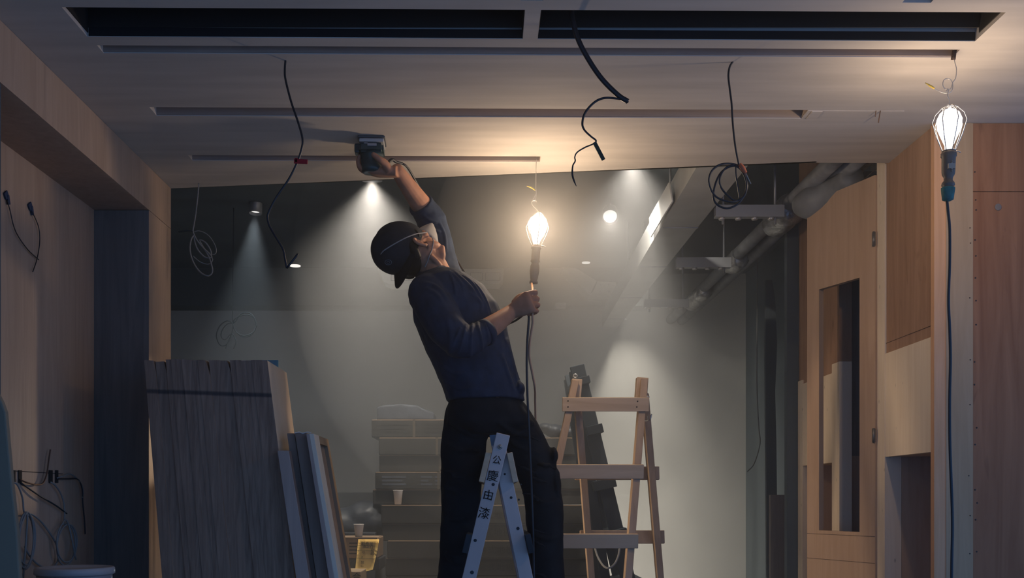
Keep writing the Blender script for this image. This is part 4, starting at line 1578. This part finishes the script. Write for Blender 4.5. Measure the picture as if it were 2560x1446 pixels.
for pts, tp, lab in ((((18, 500), (26, 530), (34, 565), (46, 592), (70, 625), (97, 650)), (16, 488), 'thin dark wire with blue tape, the one nearer the left edge'), (((80, 530), (90, 550), (98, 575), (99, 610), (92, 650), (82, 680)), (76, 516), 'thin dark wire with blue tape, the one nearer the shadow line')):
    t = thing('taped_wire', lab, 'wire', K(*pts[0]), 'blue-taped wires in the left recess')
    bm = BM()
    tube(bm, [K(p[0], p[1], .006) for p in pts], .0018, 6)
    obj('strand', bm, 'black_cable', t)
    bm = BM()
    c = K(*tp, .003)
    box(bm, c, (.004, .024, .022), Matrix.Rotation(.7, 3, 'X'))
    box(bm, c + Vector((.001, .012, -.012)), (.004, .014, .03), Matrix.Rotation(.3, 3, 'X'))
    obj('tape', bm, 'blue_tape', t)

# ------------------------------------------------------------------ the worker
PER = thing('person', 'worker in navy shirt, backwards cap and dust mask leaning back to sand the ceiling', 'person', (-.05, 3.8, .69))
ZP = 3.80


def ring(px, py, hw, hy, Z=ZP, n=24, tilt=0.0, e=2.4):
    """a rounded oval across the trunk: hw is half its width in the picture (pixels), hy half its depth in metres"""
    c = P(px, py, Z)
    s = Z / 2560
    out = []
    for q in range(n):
        a = 2 * PI * q / n
        ca, sa = math.cos(a), math.sin(a)
        x = math.copysign(abs(ca) ** (2 / e), ca) * hw * s
        y = math.copysign(abs(sa) ** (2 / e), sa) * hy
        out.append(c + Vector((x * math.cos(tilt), y, x * math.sin(tilt))))
    return out


TORSO = [  # px, py, half width px, half depth m, tilt (front edge raised)
    (1215, 1004, 99, .156, 0.0), (1209, 985, 98, .153, 0.02), (1193, 940, 99, .148, .06), (1178, 890, 102, .152, .10),
    (1160, 835, 108, .165, .14), (1140, 785, 108, .178, .18), (1120, 742, 92, .185, .25), (1100, 708, 66, .165, .32), (1082, 690, 44, .10, .38)]

# head frame
S = P(1015, 622, ZP + .0)
f0 = Vector((.47, 0, .88)).normalized()
cr = Vector((-.88, 0, .47)).normalized()
yaw = math.radians(35)
fw = (f0 * math.cos(yaw) + Vector((0, 1, 0)) * math.sin(yaw)).normalized()
lat = (f0 * math.sin(yaw) - Vector((0, 1, 0)) * math.cos(yaw)).normalized()      # the side of the head turned to us
HR = Matrix((fw, lat, cr)).transposed()


def H(u, w, v):
    return S + fw * u + lat * w + cr * v


def body_hand(bm, wrist, a, n, s, curls, spread, palm_l=.096):
    a, n, s = a.normalized(), n.normalized(), s.normalized()
    rings = []
    for d, w, th in ((-.012, .052, .040), (.012, .058, .040), (.04, .074, .036), (.07, .084, .031), (palm_l, .082, .026), (palm_l + .008, .070, .016)):
        rings.append([wrist + a * d + s * math.copysign(abs(math.cos(q)) ** .7, math.cos(q)) * w / 2 + n * math.copysign(abs(math.sin(q)) ** .8, math.sin(q)) * th / 2 for q in [2 * PI * k / 20 for k in range(20)]])
    loft(bm, rings)
    lens = ((.043, .027, .021), (.047, .030, .022), (.043, .027, .021), (.034, .022, .019))
    for i in range(4):
        base = wrist + a * (palm_l - .004 - (.006 if i == 3 else 0)) + s * (.0320 - .0213 * i)
        d = (a + s * spread[i]).normalized()
        p = [base - d * .02, base]
        ang = 0
        side = d.cross(n).normalized()
        for j in range(3):
            ang += math.radians(curls[i][j])
            dd_ = (d * math.cos(ang) + n * math.sin(ang)).normalized()
            p.append(p[-1] + dd_ * lens[i][j])
        r0 = (.0098, .0102, .0098, .0085)[i]
        tube(bm, p, [r0, r0, r0 * .93, r0 * .86, r0 * .72], 12, 3)
        ell(bm, p[-1], r0 * .74, r0 * .74, r0 * .74, seg=12)
        ell(bm, base, r0 * 1.12, r0 * 1.12, r0 * 1.12, seg=12)


body = BM()
# trunk and legs under the clothes
loft(body, [ring(px, py, hw * .86, hy * .88, tilt=t) for px, py, hw, hy, t in TORSO])
LEG_L = [(1168, 1040), (1160, 1110), (1155, 1200), (1150, 1290), (1144, 1400), (1130, 1540), (1122, 1625)]
LEG_R = [(1272, 1045), (1306, 1105), (1340, 1175), (1358, 1250), (1364, 1340), (1366, 1446), (1376, 1560), (1384, 1625)]
limb(body, [P(x, y, ZP + .01) for x, y in LEG_L], [.080, .076, .070, .058, .054, .044, .040], 20)
limb(body, [P(x, y, ZP + .03) for x, y in LEG_R], [.080, .076, .070, .062, .054, .050, .042, .040], 20)
# neck and head
limb(body, [P(1086, 690, ZP + .01), P(1078, 664, ZP + .01), P(1058, 640, ZP)], [.066, .056, .058], 20)
ell(body, H(0, 0, 0), .094, .074, .098, HR, 28)
ell(body, H(-.02, 0, .005), .082, .073, .088, HR, 28)
ell(body, H(.034, 0, -.060), .058, .056, .060, HR, 24)
ell(body, H(.064, 0, -.094), .026, .030, .024, HR, 18)             # chin
tube(body, [H(.0, .058, -.068), H(.035, .05, -.092), H(.066, .018, -.104)], [.018, .016, .014], 12, 4)
tube(body, [H(.0, -.058, -.068), H(.035, -.05, -.092), H(.066, -.018, -.104)], [.018, .016, .014], 12, 4)
tube(body, [H(.086, 0, .012), H(.100, 0, -.012), H(.112, 0, -.032), H(.098, 0, -.042)], [.008, .010, .014, .010], 12, 4)   # nose
tube(body, [H(.078, .045, .014), H(.090, .02, .020), H(.090, -.02, .020), H(.078, -.045, .014)], [.006, .008, .008, .006], 12, 4)  # brow
for w in (-1, 1):
    ell(body, H(.074, .031 * w, -.004), .012, .014, .010, HR, 14)
    ell(body, H(.052, .044 * w, -.034), .026, .020, .024, HR, 14)   # cheek
    # ear: rim and lobe
    e = [H(-.006, .072 * w, -.030), H(-.022, .082 * w, -.024), H(-.034, .086 * w, -.038), H(-.030, .084 * w, -.056), H(-.016, .078 * w, -.070), H(-.006, .074 * w, -.068)]
    tube(body, e, [.005, .006, .0062, .006, .007, .006], 10, 4)
    ell(body, H(-.017, .074 * w, -.048), .014, .005, .022, HR, 14)
for y in (-.058, -.068):
    tube(body, [H(.086, .018, y), H(.094, 0, y), H(.086, -.018, y)], [.004, .0055, .004], 10, 4)       # lips
# throat: adam's apple and the neck cord
tube(body, [P(1104, 616, ZP - .0), P(1103, 636, ZP - .01), P(1101, 652, ZP - .01), P(1106, 672, ZP - .01)], [.012, .017, .018, .020], 12)
tube(body, [P(1075, 640, ZP - .05), P(1092, 656, ZP - .045), P(1104, 672, ZP - .03)], [.010, .011, .010], 10)
# near (right) arm
sh_r, el_r, wr_r = P(1070, 738, 3.67), P(1152, 858, 3.57), P(1276, 782, 3.70)
limb(body, [sh_r, P(1108, 795, 3.61), el_r], [.060, .050, .046], 18)
limb(body, [el_r, P(1195, 838, 3.60), P(1236, 812, 3.645), wr_r], [.046, .0445, .037, .0275], 18)
a = Vector((.82, -.34, .40)).normalized()
n = Vector((.42, .90, -.02))
n = (n - a * n.dot(a)).normalized()
s = n.cross(a)
if s.z < 0:
    s = -s
body_hand(body, wr_r + a * .006, a, n, s, ((50, 88, 60), (62, 92, 62), (68, 94, 62), (70, 96, 64)), (.05, .01, -.03, -.07), .078)
tw = wr_r + a * .006
tube(body, [tw + a * .02 + s * .022, tw + a * .045 + s * .038 + n * .014, tw + a * .072 + s * .040 + n * .034, tw + a * .088 + s * .032 + n * .052], [.015, .014, .0115, .0095], 12, 4)
ell(body, tw + a * .088 + s * .032 + n * .052, .0095, .0095, .0095, seg=12)
FIST = tw + a * .076 + n * .034
# far (left) arm, raised
sh_l, el_l, wr_l = P(1108, 676, 3.95), P(1074, 538, 3.97), P(993, 427, 3.80)
limb(body, [sh_l, P(1098, 612, 3.98), el_l], [.060, .050, .044], 18)
limb(body, [el_l, P(1050, 508, 3.93), P(1020, 466, 3.865), wr_l], [.043, .040, .033, .0255], 18)
a = Vector((-.97, .22, .03)).normalized()
n = Vector((-.12, -.06, 1))
n = (n - a * n.dot(a)).normalized()
s = n.cross(a)
if s.y > 0:
    s = -s
wl = wr_l + Vector((-.008, -.016, -.009))
body_hand(body, wl, a, n, s, ((12, 52, 40), (8, 52, 42), (6, 52, 42), (6, 50, 44)), (.06, .0, -.04, -.10), .080)
tube(body, [wl + a * .015 + s * .02, P(962, 409, 3.745), P(948, 398, 3.722), P(934, 387, 3.716)], [.017, .0150, .0115, .0095], 12, 4)
ell(body, P(934, 387, 3.716), .0095, .0095, .0095, seg=12)
body = melt(body, .0031, 3, .5)
bodyo = obj('body', body, 'skin', PER)

# shirt: trunk, sleeves, cuffs and folds
sb = BM()
loft(sb, [ring(px, py, hw, hy, tilt=t) for px, py, hw, hy, t in TORSO])
tube(sb, [P(x, y, z) for x, y, z in ((1045, 690, 3.80), (1068, 686, 3.73), (1095, 676, 3.74), (1110, 670, 3.80), (1098, 676, 3.87), (1066, 688, 3.88), (1045, 690, 3.80))], .014, 10, 5)
limb(sb, [P(1072, 738, 3.68), P(1092, 775, 3.63), P(1118, 820, 3.59), P(1148, 855, 3.565)], [.078, .074, .068, .060], 20)
tube(sb, [P(1140, 850, 3.565), P(1165, 856, 3.57), P(1190, 843, 3.59), P(1216, 829, 3.615)], [.058, .056, .048, .044], 20, 5)
limb(sb, [P(1102, 690, 3.93), P(1099, 640, 3.96), P(1090, 592, 3.972), P(1076, 548, 3.965)], [.082, .063, .058, .057], 20)
tube(sb, [P(1084, 562, 3.968), P(1071, 540, 3.965), P(1052, 512, 3.935)], [.057, .056, .049], 20, 5)
rf = random.Random(5)


def px_of(v):
    return 1215 + v.x * 2560 / v.y, 1250 - (v.z - CH) * 2560 / v.y


def folds(bm, lines):
    """raises creases along lines that run over the side of the cloth turned to the room; each line: points, height, width in pixels"""
    segs_ = []
    for pts, h, w in lines:
        path = smooth_path([Vector((x, y, 0)) for x, y in pts], 5)
        n_ = len(path) - 1
        for i in range(n_):
            t0, t1 = i / n_, (i + 1) / n_
            segs_.append((path[i], path[i + 1], h * math.sin(PI * (.12 + .80 * (t0 + t1) / 2)), w))
    bm.normal_update()
    mv = []
    for v in bm.verts:
        if v.normal.y > .15:
            continue
        x, y = px_of(v.co)
        p = Vector((x, y, 0))
        best = 0
        for a_, b_, h, w in segs_:
            if abs(p.x - a_.x) > 30 or abs(p.y - a_.y) > 30:
                continue
            ab = b_ - a_
            t_ = max(0, min(1, (p - a_).dot(ab) / max(ab.length_squared, 1e-9)))
            d = (p - (a_ + ab * t_)).length / w
            best = max(best, h * (1.35 * math.exp(-d * d) - .35 * math.exp(-d * d / 5)))
        if best:
            mv.append((v, v.normal.copy() * best))
    for v, d in mv:
        v.co += d
    bm.normal_update()


ell(sb, P(1299, 974, 3.76), .020, .07, .026)
sb = melt(sb, .0045, 5, .5, lambda c: .004 * noise.noise(c * 9) + .0016 * noise.noise(c * 30))
folds(sb, [
    ([(1124, 680), (1133, 705), (1138, 725), (1139, 738)], .007, 3.5), ([(1130, 682), (1146, 700), (1156, 715), (1161, 730)], .007, 3.5),
    ([(1138, 682), (1165, 707), (1181, 725), (1193, 744)], .008, 4), ([(1143, 683), (1175, 704), (1199, 738), (1211, 770)], .008, 3.5),
    ([(1150, 682), (1188, 712), (1214, 750), (1229, 790)], .007, 3.5), ([(1175, 732), (1195, 748), (1204, 764), (1200, 778)], .007, 4),
    ([(1196, 728), (1214, 765), (1224, 800)], .006, 3.5), ([(1182, 806), (1178, 840), (1176, 892)], .008, 4), ([(1166, 812), (1157, 848), (1146, 884)], .007, 4),
    ([(1194, 808), (1201, 845), (1206, 876)], .008, 4), ([(1150, 822), (1138, 850), (1130, 872)], .006, 4), ([(1212, 806), (1218, 830), (1222, 856)], .006, 4),
    ([(1058, 706), (1082, 713), (1103, 728), (1116, 746)], .006, 5), ([(1066, 722), (1090, 735), (1104, 752)], .005, 5),
    ([(1268, 850), (1276, 890), (1288, 935), (1304, 970)], .010, 5), ([(1255, 890), (1268, 930), (1284, 975)], .008, 5), ([(1120, 800), (1128, 850), (1120, 900)], .006, 8),
    ([(1100, 560), (1112, 590), (1116, 630)], .006, 4), ([(1060, 540), (1076, 552), (1098, 556)], .006, 4), ([(1066, 560), (1084, 575), (1104, 580)], .006, 4),
    ([(1110, 920), (1140, 935), (1180, 930)], .006, 6), ([(1112, 955), (1150, 972), (1200, 968)], .006, 6)])
obj('shirt', sb, 'shirt', PER)
for c, ax, r in ((P(1217, 829, 3.615), P(1276, 782, 3.70) - P(1195, 838, 3.60), .0455), (P(1051, 511, 3.938), P(993, 427, 3.80) - P(1050, 508, 3.93), .0475)):
    cb_ = BM()                                        # turned-up sleeve edge
    lathe(cb_, c - ax.normalized() * .022, [(0, r * .90), (.0, r * 1.03), (.012, r * 1.08), (.024, r * 1.03), (.026, r * .88)], ax, 24)
    for v in cb_.verts:
        v.co += Vector(noise.noise_vector(v.co * 30)) * .0025
    obj('sleeve_cuff', cb_, 'shirt', PER)

# trousers
tb = BM()
loft(tb, [ring(1231, 1088, 72, .105, e=2.2), ring(1226, 1062, 112, .135), ring(1219, 1035, 102, .145), ring(1213, 1012, 92, .140), ring(1210, 985, 84, .130)])
limb(tb, [P(x, y, ZP + .01) for x, y in LEG_L[:-1]] + [P(1120, 1618, ZP)], [.082, .084, .078, .074, .070, .066, .064], 22)
limb(tb, [P(x, y, ZP + .03) for x, y in LEG_R[:-1]] + [P(1385, 1618, ZP + .02)], [.082, .087, .076, .070, .068, .066, .064, .064], 22)
for px, py, Zq, rx, ry, rz in ((1118, 1228, ZP, .016, .06, .062), (1113, 1181, ZP, .010, .055, .012), (1385, 1140, ZP + .02, .013, .06, .036), (1394, 1215, ZP + .02, .014, .055, .06), (1116, 1300, ZP, .012, .05, .04)):
    ell(tb, P(px, py, Zq), rx, ry, rz)
for k in range(16):
    L_ = LEG_L if k % 2 else LEG_R
    i = rf.randrange(1, len(L_) - 2)
    x, y = L_[i]
    x += rf.uniform(-30, 30)
    y += rf.uniform(-30, 30)
    tube(tb, [P(x - 26, y + rf.uniform(-14, 4), ZP - .060), P(x, y, ZP - .070), P(x + 26, y + rf.uniform(2, 20), ZP - .058)], [.004, .008, .004], 8, 4)
tb = melt(tb, .007, 3, .5, lambda c: .006 * noise.noise(c * 10) + .003 * noise.noise(c * 26))
folds(tb, [([(1250, 1060), (1290, 1085), (1340, 1090)], .010, 6), ([(1260, 1085), (1300, 1120), (1350, 1135)], .010, 6), ([(1130, 1060), (1170, 1085), (1215, 1095)], .010, 6),
    ([(1120, 1110), (1150, 1125), (1190, 1120)], .009, 6), ([(1115, 1190), (1140, 1196), (1180, 1188)], .009, 4), ([(1112, 1290), (1140, 1300), (1175, 1290)], .010, 6),
    ([(1335, 1250), (1365, 1260), (1398, 1250)], .010, 6), ([(1330, 1330), (1365, 1350), (1402, 1340)], .010, 6), ([(1110, 1380), (1140, 1392), (1180, 1380)], .010, 6), ([(1340, 1150), (1360, 1165), (1388, 1160)], .008, 5), ([(1385, 1150), (1390, 1200), (1396, 1240)], .008, 4)])
obj('trousers', tb, 'trousers', PER)
for (x, y, Zq, dirx) in ((1120, 1636, ZP - .01, 1), (1385, 1636, ZP + .01, 1)):
    bm = BM()
    c = P(x, y, Zq)
    c.z = .74
    limb(bm, [c + Vector((-.03, -.05, 0)), c + Vector((.03, .06, -.01)), c + Vector((.06, .14, -.022))], [.045, .042, .034], 16)
    ell(bm, c + Vector((0, 0, .03)), .05, .055, .055)
    bm = melt(bm, .008, 3)
    for v in bm.verts:
        v.co.z = max(v.co.z, .697)
    obj('shoe', bm, 'shoe', PER)

# cap worn backwards: crown, bill, logo, button
cb_ = BM()
ell(cb_, H(-.006, 0, .012), .106, .088, .108, HR, 40)
ell(cb_, H(-.045, 0, .030), .078, .082, .088, HR, 32)
ell(cb_, P(988, 650, 3.77), .052, .055, .044)
for v in cb_.verts:
    v.co += Vector(noise.noise_vector(v.co * 14)) * .004
cb_ = melt(cb_, .006, 4)
pA, pB, pC = P(1049, 570, 3.87), P(1042, 628, 3.715), P(1008, 682, 3.735)   # rim: forehead, above the ear, nape
cn = (pB - pA).cross(pC - pA).normalized()
if cn.x > 0:
    cn = -cn
cpt = pB
bmesh.ops.bisect_plane(cb_, geom=cb_.verts[:] + cb_.edges[:] + cb_.faces[:], plane_co=cpt, plane_no=cn, clear_inner=True)
bmesh.ops.solidify(cb_, geom=cb_.faces[:], thickness=.003)
for f in cb_.faces:
    f.smooth = True
capo = obj('cap', cb_, 'cap', PER)
bm = BM()
rc = S + cn * (cpt - S).dot(cn)
bdir = (pC - rc).normalized()
bl = cn.cross(bdir).normalized()
bd = Vector((.06, -.34, -.94)).normalized()
rad_c = (pC - rc).length
rows_ = []
for k in range(9):
    t_ = k / 8
    row = []
    for q in range(17):
        ph = math.radians(-72 + 144 * q / 16)
        base = rc + cn * .016 + bdir * (rad_c * .98) * math.cos(ph) + bl * .080 * math.sin(ph)
        ln = .070 * max(0.05, math.cos(ph)) ** .6
        row.append(base + bd * ln * t_ - bdir * .010 * t_ * math.sin(ph) ** 2)
    rows_.append(row)
vs = [[bm.verts.new(p) for p in r] for r in rows_]
for a_, b_ in zip(vs, vs[1:]):
    for i in range(16):
        bm.faces.new((a_[i], a_[i + 1], b_[i + 1], b_[i]))
bmesh.ops.solidify(bm, geom=bm.faces[:], thickness=.005)
for f in bm.faces:
    f.smooth = True
obj('bill', bm, 'cap', capo)
bm = BM()
for rad, r_ in ((8.2, .0014), (3.6, .0012)):
    pts = [surf(capo, 971 + rad * math.cos(q), 656 + rad * .75 * math.sin(q), .0012) for q in [2 * PI * k / 18 for k in range(19)]]
    pts = [p for p in pts if p is not None]
    if len(pts) > 6:
        tube(bm, pts, r_, 6, 1)
obj('badge', bm, 'cap_badge', capo, label='round grey badge')

# hair showing under the cap at temple and nape
hb = BM()
for w in (-1, 1):
    tube(hb, [H(.030, .066 * w, .010), H(.022, .073 * w, -.014), H(.008, .074 * w, -.036)], [.010, .011, .006], 12, 4)
    tube(hb, [H(-.030, .070 * w, -.020), H(-.052, .064 * w, -.045), H(-.060, .046 * w, -.072)], [.014, .018, .012], 12, 4)
ell(hb, H(-.060, 0, -.045), .034, .058, .045, HR)
ell(hb, H(-.012, 0, .02), .098, .079, .092, HR, 28)
hb = melt(hb, .005, 3, .5, lambda c: .002 * noise.noise(c * 60))
bmesh.ops.bisect_plane(hb, geom=hb.verts[:] + hb.edges[:] + hb.faces[:], plane_co=H(.060, 0, 0), plane_no=fw, clear_outer=True)
obj('hair', hb, 'hair', PER)

# mask with its two straps
mb = BM()
n_ = 24
tip = H(.184, .006, -.024)
rim = []
for q in range(n_):
    a = 2 * PI * q / n_
    w_, v_ = .052 * math.cos(a), .056 * math.sin(a)
    rim.append(H(.088 - .52 * abs(w_) - .10 * max(0, -v_), w_, -.042 + v_))
rings = [rim]
for t_ in (.25, .5, .72, .9, 1.0):
    k = 1 - t_ ** 1.3
    rings.append([tip + (p - tip) * max(.06, k) + fw * .012 * math.sin(PI * t_) for p in rim])
loft(mb, rings)
mk = obj('dust_mask', mb, 'mask', PER)
bm = BM()
pts = [surf(capo, x, y) or surf(bodyo, x, y) for x, y in ((1066, 582), (1054, 584), (1040, 586), (1020, 593), (1000, 603), (982, 613), (966, 623), (956, 631))]
tube(bm, [H(.070, .054, -.030)] + [p for p in pts if p is not None] + [H(-.112, .0, .06)], .0021, 8)
obj('strap', bm, 'mask', mk)
bm = BM()
pts = [surf(bodyo, x, y) for x, y in ((1083, 604), (1081, 615), (1078, 628), (1074, 642), (1068, 656), (1063, 668))]
tube(bm, [H(.066, .054, -.060)] + [p for p in pts if p is not None], .0021, 8)
obj('strap', bm, 'mask', mk)

# ------------------------------------------------------------------ the sander in the raised hand, with its cable
SD = thing('palm_sander', 'dark green palm sander pressed against the ceiling by the worker', 'power tool', P(932, 380, 3.785))
zc = ZC
sx, sy = P(931, 0, 3.785).x, 3.785
Rs = Matrix.Rotation(.04, 3, 'Z')
bm = BM()
box(bm, (sx, sy, zc - .0045), (.098, .105, .007), Rs)
obj('sanding_pad', bm, 'sander_pad', SD, .002)
bm = BM()
box(bm, (sx, sy, zc - .0155), (.090, .096, .013), Rs)
obj('foam_plate', bm, 'duct', SD, .003, label='pale foam plate')
bm = BM()
box(bm, (sx - .002, sy, zc - .040), (.090, .094, .036), Rs)
bmesh.ops.bevel(bm, geom=bm.edges[:], offset=.009, segments=3, affect='EDGES')
lathe(bm, (sx - .002, sy, zc - .050), [(0, .043), (.012, .043), (.020, .0395), (.050, .0385), (.058, .040), (.070, .037), (.074, .026)], (0, 0, -1), 28)
obj('motor_housing', bm, 'sander', SD)
bm = BM()
box(bm, (sx - .054, sy, zc - .036), (.022, .05, .034), Rs)
obj('dust_port', bm, 'sander', SD, .006)
bm = BM()
box(bm, (sx + .004, sy - .049, zc - .033), (.034, .003, .010), Rs)
box(bm, (sx - .018, sy - .049, zc - .028), (.014, .003, .004), Rs)
obj('label_plate', bm, 'channel', SD, .001)
bm = BM()
tube(bm, [(sx + .03, sy + .03, zc - .105), P(978, 400, 3.84), P(990, 405, 3.86), P(1006, 409, 3.88)], [.006, .0065, .0055, .0045], 10)
obj('cable_guard', bm, 'black_cable', SD)
bm = BM()
tube(bm, [P(1004, 409, 3.88), P(1014, 414, 3.89), P(1026, 430, 3.93), P(1040, 455, 3.97), P(1056, 482, 4.01), P(1078, 520, 4.06), P(1105, 575, 4.07), P(1124, 612, 4.05), P(1140, 645, 4.02), P(1162, 682, 3.98), P(1182, 708, 3.95), P(1206, 738, 3.93), P(1232, 780, 3.92), P(1254, 815, 3.88), P(1276, 808, 3.82), P(1292, 800, 3.76), P(1308, 788, 3.72), P(1318, 782, 3.705), P(1322, 792, 3.70), P(1321, 815, 3.70), P(1318, 860, 3.70), P(1317, 920, 3.695), P(1319, 1000, 3.69), P(1322, 1060, 3.69), P(1326, 1150, 3.70), P(1331, 1280, 3.70), P(1335, 1446, 3.70), P(1340, 1900, 3.6), P(1420, 2240, 3.4)], .0042, 8)
obj('cable', bm, 'black_cable', SD, label='black cable running behind the arm and through the fist')
